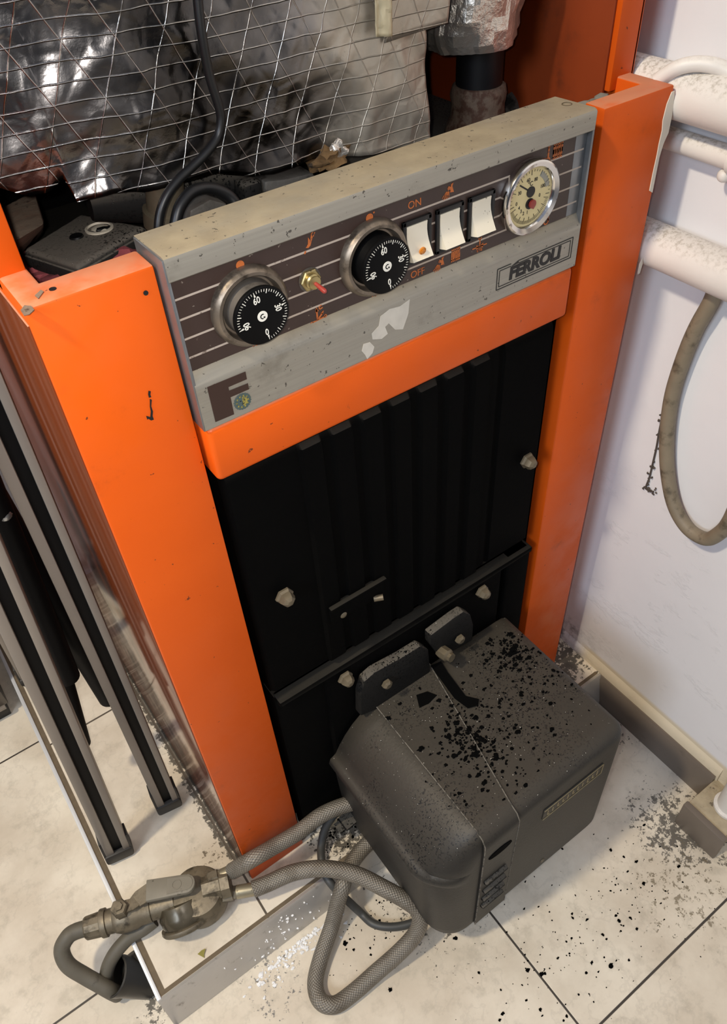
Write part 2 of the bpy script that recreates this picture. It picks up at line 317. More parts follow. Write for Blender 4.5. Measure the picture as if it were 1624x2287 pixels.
# ------------------------------------------------------------------ mesh helpers
class MB:
    def __init__(s): s.bm = bmesh.new(); s.uv = s.bm.loops.layers.uv.new('UVMap')
    def _add(s, pts, faces, mi=0):
        vs = [s.bm.verts.new(p) for p in pts]; fs = []
        for f in faces:
            q = s.bm.faces.new([vs[i] for i in f]); q.material_index = mi; fs.append(q)
        return vs, fs
    def hexa(s, b, t, mi=0, bev=0.0, seg=2):
        """b, t: four corners each, same order"""
        vs, fs = s._add(list(b) + list(t), [(3, 2, 1, 0), (4, 5, 6, 7), (0, 1, 5, 4), (1, 2, 6, 5), (2, 3, 7, 6), (3, 0, 4, 7)], mi)
        bmesh.ops.recalc_face_normals(s.bm, faces=fs)
        if bev:
            es = list({e for f in fs for e in f.edges})
            r = bmesh.ops.bevel(s.bm, geom=es, offset=bev, segments=seg, affect='EDGES', profile=0.5)
            for f in r['faces']: f.material_index = mi
        return s
    def box(s, lo, hi, mi=0, bev=0.0, seg=2, mat=None):
        x0, y0, z0 = lo; x1, y1, z1 = hi
        P = [(x0, y0, z0), (x1, y0, z0), (x1, y1, z0), (x0, y1, z0), (x0, y0, z1), (x1, y0, z1), (x1, y1, z1), (x0, y1, z1)]
        if mat: P = [mat @ Vector(p) for p in P]
        return s.hexa(P[:4], P[4:], mi, bev, seg)
    def prism(s, poly, vec, mi=0, bev=0.0):
        n = len(poly); v = Vector(vec); P = [Vector(p) for p in poly]
        vs, fs = s._add(P + [p + v for p in P], [tuple(range(n))[::-1], tuple(range(n, 2 * n))] + [(i, (i + 1) % n, n + (i + 1) % n, n + i) for i in range(n)], mi)
        bmesh.ops.recalc_face_normals(s.bm, faces=fs)
        if bev:
            r = bmesh.ops.bevel(s.bm, geom=list({e for f in fs for e in f.edges}), offset=bev, segments=2, affect='EDGES', profile=0.5)
            for f in r['faces']: f.material_index = mi
        return s
    def lathe(s, prof, org, axis, mi=0, seg=40, mis=None, jit=0.0, sq=(1, 1), caps=True):
        """prof: list of (radius, height along axis); mis: material per ring segment"""
        a = Vector(axis).normalized(); u = a.orthogonal().normalized()
        if abs(a.y) > 0.99: u = Vector((1, 0, 0))
        w = a.cross(u); o = Vector(org); rings = []
        for (r, h) in prof:
            if r <= 1e-7: rings.append([s.bm.verts.new(o + a * h)])
            else:
                ring = []
                for k in range(seg):
                    an = 2 * math.pi * k / seg
                    j = 1 + (rnd.uniform(-jit, jit) if jit else 0)
                    ring.append(s.bm.verts.new(o + a * h + (u * math.cos(an) * sq[0] + w * math.sin(an) * sq[1]) * r * j))
                rings.append(ring)
        fs = []
        for i in range(len(rings) - 1):
            A, B = rings[i], rings[i + 1]; m_ = mis[i] if mis else mi
            for k in range(seg):
                k2 = (k + 1) % seg
                if len(A) == 1 and len(B) == 1: continue
                if len(A) == 1: q = (A[0], B[k2], B[k])
                elif len(B) == 1: q = (A[k], A[k2], B[0])
                else: q = (A[k], A[k2], B[k2], B[k])
                f = s.bm.faces.new(q); f.material_index = m_; fs.append(f)
        for ring, m_ in ((rings[0], 0), (rings[-1], -1)):
            if len(ring) > 1 and caps:
                f = s.bm.faces.new(ring); f.material_index = mis[m_] if mis else mi; fs.append(f)
        bmesh.ops.recalc_face_normals(s.bm, faces=fs)
        return s
    def tube(s, path, r, mi=0, seg=14, smooth=True, sub=8, cap=True, rs=None):
        P = [Vector(p) for p in path]
        if smooth and len(P) > 2:
            Q = []; T = []
            for i in range(len(P) - 1):
                p0 = P[max(i - 1, 0)]; p1 = P[i]; p2 = P[i + 1]; p3 = P[min(i + 2, len(P) - 1)]
                for k in range(sub):
                    t = k / sub
                    Q.append(0.5 * ((2 * p1) + (p2 - p0) * t + (2 * p0 - 5 * p1 + 4 * p2 - p3) * t * t + (3 * p1 - p0 - 3 * p2 + p3) * t ** 3))
                    T.append(i + t)
            Q.append(P[-1]); T.append(len(P) - 1)
        else: Q = P; T = list(range(len(P)))
        d = (Q[1] - Q[0]).normalized(); u = d.orthogonal().normalized(); rings = []; L = 0; Ls = []
        for i, q in enumerate(Q):
            nd = (Q[min(i + 1, len(Q) - 1)] - Q[max(i - 1, 0)]).normalized()
            u = (u - nd * u.dot(nd)).normalized(); w = nd.cross(u)
            if i: L += (q - Q[i - 1]).length
            Ls.append(L)
            rr = r
            if rs:
                a = min(int(T[i]), len(rs) - 2); f = T[i] - a; rr = rs[a] * (1 - f) + rs[a + 1] * f
            rings.append([s.bm.verts.new(q + (u * math.cos(2 * math.pi * k / seg) + w * math.sin(2 * math.pi * k / seg)) * rr) for k in range(seg)])
        fs = []
        for i in range(len(rings) - 1):
            for k in range(seg):
                k2 = (k + 1) % seg
                f = s.bm.faces.new((rings[i][k], rings[i][k2], rings[i + 1][k2], rings[i + 1][k])); f.material_index = mi; fs.append(f)
                for lp, (a, b) in zip(f.loops, ((k, i), (k + 1, i), (k + 1, i + 1), (k, i + 1))): lp[s.uv].uv = (a / seg, Ls[b])
        if cap:
            for ring in (rings[0][::-1], rings[-1]):
                f = s.bm.faces.new(ring); f.material_index = mi; fs.append(f)
        bmesh.ops.recalc_face_normals(s.bm, faces=fs)
        return s
    def blob(s, c, r, mi=0, sub=2, sq=(1, 1, 1), jit=0.15, fr=40.0):
        res = bmesh.ops.create_icosphere(s.bm, subdivisions=sub, radius=1.0)
        off = Vector((rnd.random(), rnd.random(), rnd.random())) * 50
        for v in res['verts']:
            k = 1 + jit * noise.noise(v.co * 2.0 + off) * 2
            v.co = Vector(c) + Vector((v.co.x * sq[0], v.co.y * sq[1], v.co.z * sq[2])) * r * k
            for f in v.link_faces: f.material_index = mi
        return s
    def grid(s, fn, nu, nv, mi=0):
        V = [[s.bm.verts.new(fn(i / nu, j / nv)) for i in range(nu + 1)] for j in range(nv + 1)]
        for j in range(nv):
            for i in range(nu):
                f = s.bm.faces.new((V[j][i], V[j][i + 1], V[j + 1][i + 1], V[j + 1][i])); f.material_index = mi
        return s
    def build(s, name, mats, parent=None, angle=38, flat=False):
        me = bpy.data.meshes.new(name)
        if parent is not None:
            off = parent.matrix_world.translation if parent.parent is None else WORLD(parent)
            bmesh.ops.translate(s.bm, verts=s.bm.verts, vec=-off)
        s.bm.to_mesh(me); s.bm.free()
        for m_ in (mats if isinstance(mats, (list, tuple)) else [mats]): me.materials.append(M[m_] if isinstance(m_, str) else m_)
        if not flat:
            me.polygons.foreach_set('use_smooth', [True] * len(me.polygons))
            me.set_sharp_from_angle(angle=math.radians(angle))
        o = bpy.data.objects.new(name, me); COL.objects.link(o)
        if parent is not None: o.parent = parent
        return o
def WORLD(o):
    v = Vector((0, 0, 0))
    while o is not None: v += o.location; o = o.parent
    return v
def thing(name, loc, label, cat, group=None):
    o = bpy.data.objects.new(name, None); COL.objects.link(o); o.location = loc; o.empty_display_size = 0.05
    bpy.context.view_layer.update()
    return tag(o, label, cat, group)
def tag(o, label, cat, group=None, kind=None):
    o['label'] = label; o['category'] = cat
    if group: o['group'] = group
    if kind: o['kind'] = kind
    return o
def struct(o): o['kind'] = 'structure'; return o
def solidify(o, t, off=-1.0):
    m_ = o.modifiers.new('thickness', 'SOLIDIFY'); m_.thickness = t; m_.offset = off; return o
def text(s, name, size, mat, parent, origin, ux=(1, 0, 0), uy=(0, 0, 1), bold=0.0, shear=0.0, xs=1.0, depth=0.0003):
    """lettering lying in the plane spanned by ux, uy; origin is the centre of the word"""
    c = bpy.data.curves.new('lettering', 'FONT'); c.body = s; c.size = size; c.align_x = 'CENTER'; c.align_y = 'CENTER'
    c.offset = bold * size; c.shear = shear; c.extrude = depth
    t = bpy.data.objects.new('lettering', c); COL.objects.link(t)
    dg = bpy.context.evaluated_depsgraph_get()
    me = bpy.data.meshes.new_from_object(t.evaluated_get(dg)); bpy.data.objects.remove(t)
    X = Vector(ux); Y = Vector(uy); Z = X.cross(Y)
    base = WORLD(parent)
    me.transform(Matrix(((X.x * xs, Y.x, Z.x, origin[0] - base.x), (X.y * xs, Y.y, Z.y, origin[1] - base.y), (X.z * xs, Y.z, Z.z, origin[2] - base.z), (0, 0, 0, 1))))
    me.materials.clear(); me.materials.append(M[mat])
    o = bpy.data.objects.new(name, me); COL.objects.link(o); o.parent = parent
    return o

# ------------------------------------------------------------------ the room
ZF = -0.063
b = MB(); b.box((-1.7, -1.9, ZF - 0.04), (0.75, 0.75, ZF)); struct(b.build('floor', 'tile_floor'))
b = MB(); b.box((-0.158, -0.054, ZF), (0.612, 0.66, 0.0)); struct(b.build('floor_platform', 'tile_step'))
WX = 0.607
b = MB(); b.box((WX, -1.9, ZF), (WX + 0.1, 0.75, 2.5))
b.prism([(WX + 0.01, -0.275, -0.01), (WX - 0.003, -0.275, -0.01), (WX - 0.0045, -0.275, 0.008), (WX - 0.002, -0.275, 0.018), (WX + 0.01, -0.275, 0.036)], (0, 0.33, 0))
struct(b.build('wall_right', 'wall'))
b = MB(); b.box((-1.7, 0.66, ZF), (WX, 0.76, 2.5)); struct(b.build('wall_back', 'wall'))
# skirting of grey-brown tile along the right wall, with a bevelled top edge
b = MB(); b.prism([(WX, -0.272, ZF), (0.598, -0.272, ZF), (0.598, -0.272, -0.006), (0.601, -0.272, 0.0), (WX, -0.272, 0.0)], (0, 0.216, 0))
struct(b.build('baseboard_right', 'skirting'))
b = MB(); b.box((0.537, -0.336, ZF), (0.547, -0.270, -0.006), 0, 0.0015); b.box((0.547, -0.332, ZF), (WX, -0.272, -0.010), 1, 0.001)
struct(b.build('baseboard_return', ['skirting', 'mortar']))
# nosings
b = MB()
b.prism([(-0.163, -0.054, 0.0005), (-0.163, -0.058, 0.0018), (-0.163, -0.060, -0.002), (-0.163, -0.0705, -0.055), (-0.163, -0.0715, -0.0615), (-0.163, -0.064, -0.0625), (-0.163, -0.052, -0.004)], (0.765, 0, 0))
o = struct(b.build('trim_1', 'alu_strip'))
b = MB(); b.box((-0.1640, -0.056, -0.055), (-0.1585, 0.66, 0.0022), 0, 0.0008); struct(b.build('trim_2', 'white_edge'))
b = MB(); b.box((-0.1585, -0.0485, -0.004), (-0.1515, 0.66, 0.0006)); b.box((-0.1585, -0.0535, -0.004), (0.60, -0.0485, 0.0006)); struct(b.build('trim_3', 'grout_brown'))

# ------------------------------------------------------------------ the boiler
BO = thing('boiler', (0.28, 0.25, 0.0), 'orange floor-standing heating boiler with silver control panel and sooty black doors', 'boiler')
H = 0.853
b = MB(); b.prism([(0.0, 0.0, 0.0), (0.0805, 0.0, 0.0), (0.0805, 0.0265, 0.0), (0.018, 0.0265, 0.0), (0.018, 0.54, 0.0), (0.0, 0.54, 0.0)], (0, 0, H), 0, 0.0018)
b.box((0.0, 0.048, H - 0.01), (0.0172, 0.54, 1.50), 0, 0.0015)
b.lathe([(0.0022, 0), (0.0022, 0.0006), (0, 0.0006)], (0.0215, 0.0125, H - 0.0002), (0, 0, 1), 1, 16)
b.lathe([(0.0016, 0), (0.0016, 0.0006), (0, 0.0006)], (0.071, -0.0005, 0.838), (0, -1, 0), 1, 16)
o = b.build('side_casing', ['orange', 'black'], BO); o['label'] = 'bright orange casing side with front column'
b = MB(); b.box((-0.0012, 0.0035, 0.002), (0.0006, 0.538, H - 0.012), 0, 0.0005); o = b.build('side_panel', 'side_gloss', BO); o['label'] = 'glossy red-brown outer side sheet'
b = MB(); b.prism([(0.4725, -0.002, 0.0), (0.5565, -0.002, 0.0), (0.5565, 0.54, 0.0), (0.5395, 0.54, 0.0), (0.5395, 0.0195, 0.0), (0.4725, 0.0195, 0.0)], (0, 0, H), 0, 0.0018)
b.box((0.556, 0.045, 0.838), (0.5600, 0.54, 1.50), 0, 0.001); b.box((0.5315, 0.045, 0.842), (0.5600, 0.053, 1.50), 0, 0.0015)
o = b.build('side_casing', ['orange'], BO); o['label'] = 'darker orange casing side next to the wall'
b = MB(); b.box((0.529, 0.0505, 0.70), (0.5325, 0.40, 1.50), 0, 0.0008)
o = b.build('inner_lining', 'orange_inner_shade', BO); o['label'] = 'sooty orange inner lining with shade in its colour'
# white paint run down the outer edge of that column
def run_poly(pts, y, th=0.0008):
    m_ = MB(); m_.prism([(p[0], y, p[2]) for p in pts], (0, -th, 0), 0); return m_
b = run_poly([(0.5570, -0.0022, 0.8479), (0.5536, -0.0022, 0.8479), (0.5502, -0.0022, 0.8392), (0.5492, -0.0022, 0.8266), (0.5510, -0.0022, 0.8174), (0.5505, -0.0022, 0.8063), (0.5509, -0.0022, 0.7974), (0.5504, -0.0022, 0.7800), (0.5506, -0.0022, 0.7654), (0.5552, -0.0022, 0.7624), (0.5550, -0.0022, 0.7767), (0.5548, -0.0022, 0.7945), (0.5560, -0.0022, 0.8019), (0.5570, -0.0022, 0.8062), (0.5604, -0.0022, 0.8136), (0.5604, -0.0022, 0.8276)], -0.0021)
b.build('paint_drip', 'drip', BO)
b = run_poly([(0.5616, -0.0022, 0.6967), (0.5588, -0.0022, 0.6906), (0.5593, -0.0022, 0.6799), (0.5619, -0.0022, 0.6799), (0.5632, -0.0022, 0.6891)], -0.0021)
b.build('paint_drip', 'drip', BO)
# chipped mark on the bright column
b = run_poly([(0.0545, 0.0000, 0.7653), (0.0555, 0.0000, 0.7641), (0.0539, 0.0000, 0.7595), (0.0540, 0.0000, 0.7549), (0.0528, 0.0000, 0.7517), (0.0530, 0.0000, 0.7485), (0.0508, 0.0000, 0.7488), (0.0496, 0.0000, 0.7509), (0.0486, 0.0000, 0.7507), (0.0487, -0.0000, 0.7537), (0.0498, 0.0000, 0.7528), (0.0511, -0.0000, 0.7514), (0.0526, -0.0000, 0.7556), (0.0529, 0.0000, 0.7593)], -0.0004, 0.0004)
b.build('paint_chip', 'black_print', BO)
b = run_poly([(0.0552, 0.0000, 0.7716), (0.0565, 0.0000, 0.7706), (0.0556, 0.0000, 0.7684), (0.0557, 0.0000, 0.7662), (0.0541, 0.0000, 0.7665), (0.0542, 0.0000, 0.7691)], -0.0004, 0.0004); b.build('paint_chip', 'black_print', BO)

b = MB(); b.prism([(-0.0017, 0.0002, 0.8532), (0.0019, 0.0042, 0.8532), (0.0048, 0.0010, 0.8532), (0.0047, -0.0047, 0.8532), (0.0008, -0.0077, 0.8532), (-0.0020, -0.0071, 0.8532)], (0, 0, 0.0004), 0); b.build('paint_chip', 'rust', BO)
b = MB(); b.prism([(0.0104, 0.0114, 0.8532), (0.0156, 0.0157, 0.8532), (0.0162, 0.0125, 0.8532), (0.0108, 0.0063, 0.8532)], (0, 0, 0.0004), 0); b.build('paint_chip', 'rust', BO)
# cast body inside, with its top shelf
b = MB(); b.box((0.030, 0.034, 0.01), (0.525, 0.53, 0.745), 0, 0.01); b.box((0.335, 0.075, 0.74), (0.526, 0.33, 0.795), 1, 0.01)
b.box((0.02, 0.40, 0.74), (0.525, 0.53, 1.50), 0)
b.build('cast_body', ['door', 'cast'], BO)
b = MB(); b.hexa([(0.0296, 0.2845, 0.7600), (0.0498, 0.2722, 0.7600), (0.0886, 0.3134, 0.7600), (0.0885, 0.3649, 0.7600)], [(0.0364, 0.2225, 0.8250), (0.0318, 0.1562, 0.8250), (0.0625, 0.1728, 0.8250), (0.0780, 0.2413, 0.8250)], 0, 0.003)
b.build('flue_collar', 'rust', BO)
# cast hatch lid with a round hole
lidP = [Vector((0.0448, 0.2018, 0.8000)), Vector((0.0684, 0.1422, 0.8000)), Vector((0.1397, 0.1727, 0.8000)), Vector((0.1068, 0.2353, 0.8000))]
b = MB()
top = [p.copy() for p in lidP]; cen = sum(top, Vector()) / 4
low = [cen + (p - cen) * 1.03 + Vector((0, 0, -0.016)) for p in top]; up_ = [cen + (p - cen) * 0.93 + Vector((0, 0, 0.0)) for p in top]
low2 = [p + Vector((0, 0, 0.011)) for p in low]
b.hexa(low, low2, 0, 0.0025); b.hexa([p for p in low2], up_, 0, 0.0025)
hc = Vector((0.1069, 0.1935, 0.8000))
b.lathe([(0.0115, -0.001), (0.0115, 0.0012), (0.0098, 0.0016), (0.0093, -0.0005)], hc, (0, 0, 1), 1, 28)
hs = Vector((0.0869, 0.1921, 0.8000))
b.lathe([(0.0, 0.0004), (0.0052, 0.0012), (0.006, 0.0)], hs, (0, 0, 1), 2, 20)
b.blob(hc + Vector((0.001, 0.001, -0.002)), 0.0095, 1, 2, (1, 1, 0.35), 0.1)
b.blob(hc + Vector((0.0015, -0.003, 0.0006)), 0.0055, 2, 2, (1.2, 0.35, 0.25), 0.4)
b.build('hatch_lid', ['lid', 'cream', 'black'], BO)
b = MB()
for (p, r) in (((0.0520, 0.1982, 0.7750), 0.017), ((0.0619, 0.1685, 0.7750), 0.018), ((0.0882, 0.1726, 0.7750), 0.02), ((0.1066, 0.1677, 0.7850), 0.016), ((0.0483, 0.2321, 0.7700), 0.02)):
    b.blob(p, r, 0, 3, (1.2, 1, 0.6), 0.25)
b.build('pink_insulation', 'pink_wool', BO)
# fittings behind the panel
b = MB(); b.lathe([(0.010, 0), (0.020, 0.05), (0.024, 0.06), (0.024, 0.066), (0.021, 0.067), (0.021, 0.072), (0.026, 0.073), (0.026, 0.092), (0.020, 0.094), (0.020, 0.125)], (0.0929, 0.1500, 0.8365), (1, -0.10, -0.10), 0, 28)
b.lathe([(0.017, 0), (0.017, 0.012), (0.014, 0.013), (0.014, 0.04)], (0.1375, 0.1200, 0.8199), (0.1, -0.2, 1), 1, 24)
b.build('pipe_coupling', ['cast', 'nut'], BO)
b = MB(); b.prism([(0.1412, 0.0900, 0.8223), (0.1466, 0.0900, 0.8374), (0.1637, 0.0900, 0.8407), (0.1763, 0.0900, 0.8336), (0.1763, 0.0900, 0.8182)], (0, 0.03, 0), 0, 0.002)
b.prism([(0.2128, 0.1000, 0.8232), (0.2150, 0.1000, 0.8364), (0.2338, 0.1000, 0.8329), (0.2585, 0.1000, 0.8314), (0.2624, 0.1000, 0.8215), (0.2358, 0.1000, 0.8183)], (0, 0.03, 0), 0, 0.002)
b.prism([(0.1935, 0.1000, 0.8201), (0.1979, 0.1000, 0.8378), (0.2135, 0.1000, 0.8375), (0.2125, 0.1000, 0.8215)], (0, 0.02, 0), 1, 0.004)
b.build('bracket_plate', ['grey_metal', 'cast'], BO)
b = MB(); b.box((0.375, 0.215, 0.79), (0.387, 0.235, 0.88), 0, 0.002); b.box((0.375, 0.215, 0.866), (0.44, 0.235, 0.88), 0, 0.002)
b.build('inner_bracket', ['grey_metal'], BO)
for (u_, h_) in (((0.4705, 0.1781, 0.7950), 0.012), ((0.4946, 0.1948, 0.7950), 0.014)):
    b = MB(); b.lathe([(0.0045, 0), (0.0045, h_), (0.003, h_ + 0.001), (0, h_ + 0.001)], u_, (0, 0, 1), 0, 14); b.build('stud_bolt', 'nut', BO)
# insulation rubble in the hollow of the darker column
b = MB()
for k in range(7): b.blob((0.484 + 0.0065 * k, 0.034 + 0.002 * (k % 3), 0.838 + 0.002 * (k % 2)), 0.008, 0, 2, (1.1, 1, 0.6), 0.4)
b.build('rubble_fill', 'stone', BO)

# front: bar under the panel, two doors
b = MB(); b.box((0.0835, -0.0125, 0.6795), (0.4505, 0.025, 0.7292), 0, 0.0045, 3); b.build('front_rail', 'orange', BO)
b = MB()
for x0, x1 in ((0.0795, 0.0845), (0.4540, 0.4735)): b.box((x0, 0.0245, 0.005), (x1, 0.036, 0.84), 0)
b.build('inner_frame', 'black', BO)
X0, X1 = 0.090, 0.4555
def door_y(x):
    y = 0.0
    for c_ in (0.172, 0.203, 0.234, 0.265, 0.296, 0.327, 0.3585): y -= 0.0042 * max(0.0, min(1.0, (0.0118 - abs(x - c_)) / 0.0028))
    y += 0.003 * max(0.0, min(1.0, (0.004 - abs(x - 0.386)) / 0.0015))
    return y + 0.002
xs = [X0 + 0.004] + [0.15 + i * 0.00143 for i in range(176)] + [X1 - 0.004]
b = MB(); rows = []
for z, off in ((0.359, 0.008), (0.362, 0.002), (0.366, 0.0)): rows.append((z, off))
rows += [(0.45, 0.0), (0.55, 0.0), (0.655, 0.0), (0.662, 0.0015), (0.6655, 0.0045), (0.667, 0.010), (0.6672, 0.022)]
V = []
for z, off in rows:
    V.append([b.bm.verts.new((x, door_y(x) * (1 if off < 0.003 else 0.3) + off, z)) for x in [X0] + xs + [X1]])
    V[-1][0].co.y += 0.006; V[-1][-1].co.y += 0.006
for j in range(len(V) - 1):
    for i in range(len(V[0]) - 1): b.bm.faces.new((V[j][i], V[j][i + 1], V[j + 1][i + 1], V[j + 1][i]))
b.box((X0, 0.009, 0.36), (X1, 0.028, 0.666), 0)
b.box((0.166, -0.0045, 0.425), (0.236, 0.004, 0.452), 0, 0.004)
UD = b.build('upper_door', 'door', BO, 30)
b = MB(); b.box((0.166, -0.008, 0.4505), (0.236, -0.002, 0.4545), 0, 0.0015); b.lathe([(0.0035, 0), (0.0035, 0.010), (0, 0.0102)], (0.2204, -0.0040, 0.4292), (0.85, -0.5, 0.1), 1, 12)
b.lathe([(0.0, 0.002), (0.003, 0.001), (0.004, 0)], (0.1816, -0.0050, 0.4327), (0, -1, 0), 1, 12)
b.build('latch', ['door', 'nut'], UD)
def dome_nut(pos, parent, r=0.0082):
    m_ = MB(); m_.lathe([(r * 1.15, 0), (r * 1.15, 0.002), (r * 0.95, 0.004), (r * 0.95, 0.007), (r * 0.75, 0.0105), (r * 0.4, 0.0128), (0, 0.0135)], pos, (0, -1, 0), 0, 6)
    m_.build('dome_nut', 'nut', parent, 25)
dome_nut((0.1210, -0.0040, 0.5102), UD); dome_nut((0.4291, -0.0040, 0.5081), UD)
b = MB()
b.box((0.090, 0.004, 0.010), (0.458, 0.030, 0.352), 0, 0.004); b.box((0.150, -0.005, 0.012), (0.410, 0.012, 0.346), 0, 0.005); b.box((0.418, -0.004, 0.012), (0.4575, 0.012, 0.352), 0, 0.004)
b.prism([(0.092, -0.006, 0.3435), (0.165, -0.006, 0.3435), (0.200, -0.010, 0.346), (0.36, -0.010, 0.346), (0.39, -0.006, 0.3435), (0.4575, -0.006, 0.3435), (0.4575, -0.006, 0.352), (0.092, -0.006, 0.352)], (0, 0.018, 0), 0, 0.002)
LD = b.build('lower_door', 'door', BO, 30)
dome_nut((0.1716, -0.0090, 0.3334), LD); dome_nut((0.3722, -0.0090, 0.3337), LD)

# ------------------------------------------------------------------ control panel
PX0, PX1 = 0.0832, 0.4515
b = MB()
prof = [(0.033, 0.859), (-0.009, 0.8605), (-0.0115, 0.8595), (-0.0122, 0.8570), (-0.0122, 0.8450), (-0.0115, 0.8442), (-0.006, 0.8440), (-0.006, 0.7765), (-0.0070, 0.7755), (-0.0116, 0.7682), (-0.0124, 0.7655), (-0.0122, 0.7640), (-0.0122, 0.7300), (-0.0115, 0.7293), (0.02, 0.7293)]
b.prism([(PX0, y, z) for y, z in prof], (PX1 - PX0, 0, 0), 0)
b.box((PX0 - 0.0012, -0.0115, 0.7293), (PX0 + 0.0012, 0.031, 0.8590), 1, 0.0004); b.box((PX1 - 0.0012, -0.0115, 0.7293), (PX1 + 0.0012, 0.031, 0.8585), 1, 0.0004)
CP = b.build('control_panel', ['panel', 'alu_end'], BO, 32)
CP['label'] = 'silver and brown control panel'
b = MB(); b.box((PX0 + 0.0014, -0.0066, 0.7767), (0.4375, -0.0055, 0.8439), 0); b.build('fascia_plate', 'fascia', CP)
b = MB(); b.box((0.4375, -0.0068, 0.7767), (PX1 - 0.0014, -0.0055, 0.8439), 0, 0.0003); b.build('end_strip', 'alu_end', CP)
for z in (0.8298, 0.8157, 0.8013, 0.7872):
    b = MB(); b.box((PX0 + 0.002, -0.00685, z - 0.0007), (0.4480, -0.0064, z + 0.0007), 0); b.build('printed_line', 'line_print', CP)
b = MB(); b.lathe([(0.0042, 0), (0.0042, 0.0003), (0.0036, 0.00045), (0.0036, 0)], (0.443, 0.012, 0.8598), (0, 0, 1), 0, 20, caps=False); b.build('screw_ring', 'nut', CP)

FY = -0.0066
def knob(cx, cz, dark):
    m_ = MB()
    m_.lathe([(0.0285, 0), (0.0285, 0.002), (0.0275, 0.0052), (0.0255, 0.0072), (0.0232, 0.0072), (0.0222, 0.0058), (0.0215, 0.002), (0.0212, 0.0010)], (cx, FY, cz), (0, -1, 0), 0, 56)
    m_.lathe([(0.0198, 0.0), (0.0198, 0.0015), (0.0188, 0.004), (0.0186, 0.0148)], (cx, FY, cz), (0, -1, 0), 1 if not dark else 2, 56)
    m_.lathe([(0.0186, 0.0148), (0.0202, 0.0152), (0.0205, 0.0165), (0.0203, 0.0178), (0.0196, 0.0182), (0, 0.0182)], (cx, FY, cz), (0, -1, 0), 2, 64)
    fy = FY - 0.0182
    m_.lathe([(0.0037, 0.0), (0.0037, 0.0004), (0, 0.0005)], (cx, fy, cz), (0, -1, 0), 3, 28)
    def rad(th, r0, r1, w0, w1):
        c, s_ = math.cos(th), math.sin(th)
        P = [(cx + r0 * c - w0 * s_, fy - 0.0001, cz + r0 * s_ + w0 * c), (cx + r1 * c - w1 * s_, fy - 0.0001, cz + r1 * s_ + w1 * c), (cx + r1 * c + w1 * s_, fy - 0.0001, cz + r1 * s_ - w1 * c), (cx + r0 * c + w0 * s_, fy - 0.0001, cz + r0 * s_ - w0 * c)]
        m_.prism(P, (0, -0.00025, 0), 3)
    A0, ST = math.radians(-82), math.radians(92) / 15
    for k in range(46):
        th = A0 + ST * k
        if k % 15 == 0: rad(th, 0.0152, 0.0166, 0.0006, 0.00045); rad(th, 0.0166, 0.0187, 0.0003, 0.00008)
        elif k % 5 == 0: rad(th, 0.0158, 0.0187, 0.00025, 0.00025)
        else: rad(th, 0.0170, 0.0187, 0.00014, 0.00014)
    # maker's mark on the hub
    ring = [(cx + r * math.cos(a), fy - 0.00045, cz + r * math.sin(a)) for r, a in [(0.0019, math.radians(q)) for q in range(50, 300, 25)] + [(0.0012, math.radians(q)) for q in range(290, 60, -25)]]
    m_.prism(ring, (0, -0.0002, 0), 2); m_.prism([(cx + 0.0003, fy - 0.00045, cz - 0.0004), (cx + 0.0017, fy - 0.00045, cz - 0.0004), (cx + 0.0017, fy - 0.00045, cz - 0.0014), (cx + 0.0009, fy - 0.00045, cz - 0.0016)], (0, -0.0002, 0), 2)
    K = m_.build('thermostat_knob', ['dull_steel', 'dull_grey', 'dial', 'white_paint'], CP, 40)
    K['label'] = 'black temperature dial in a tarnished steel ring'
    for j, sx in enumerate(('0', '30', '60', '90')):
        th = A0 + ST * 15 * j; r = 0.0122
        o_ = (cx + r * math.cos(th), fy - 0.0002, cz + r * math.sin(th)); ty = (math.cos(th), 0, math.sin(th)); tx = (math.sin(th), 0, -math.cos(th))
        t_ = text(sx, 'dial_number', 0.0064, 'white_paint', CP, o_, tx, ty, 0.006, 0.12, 0.82, 0.0002)
    return K
knob(0.1352, 0.8078, False); knob(0.2372, 0.8078, True)
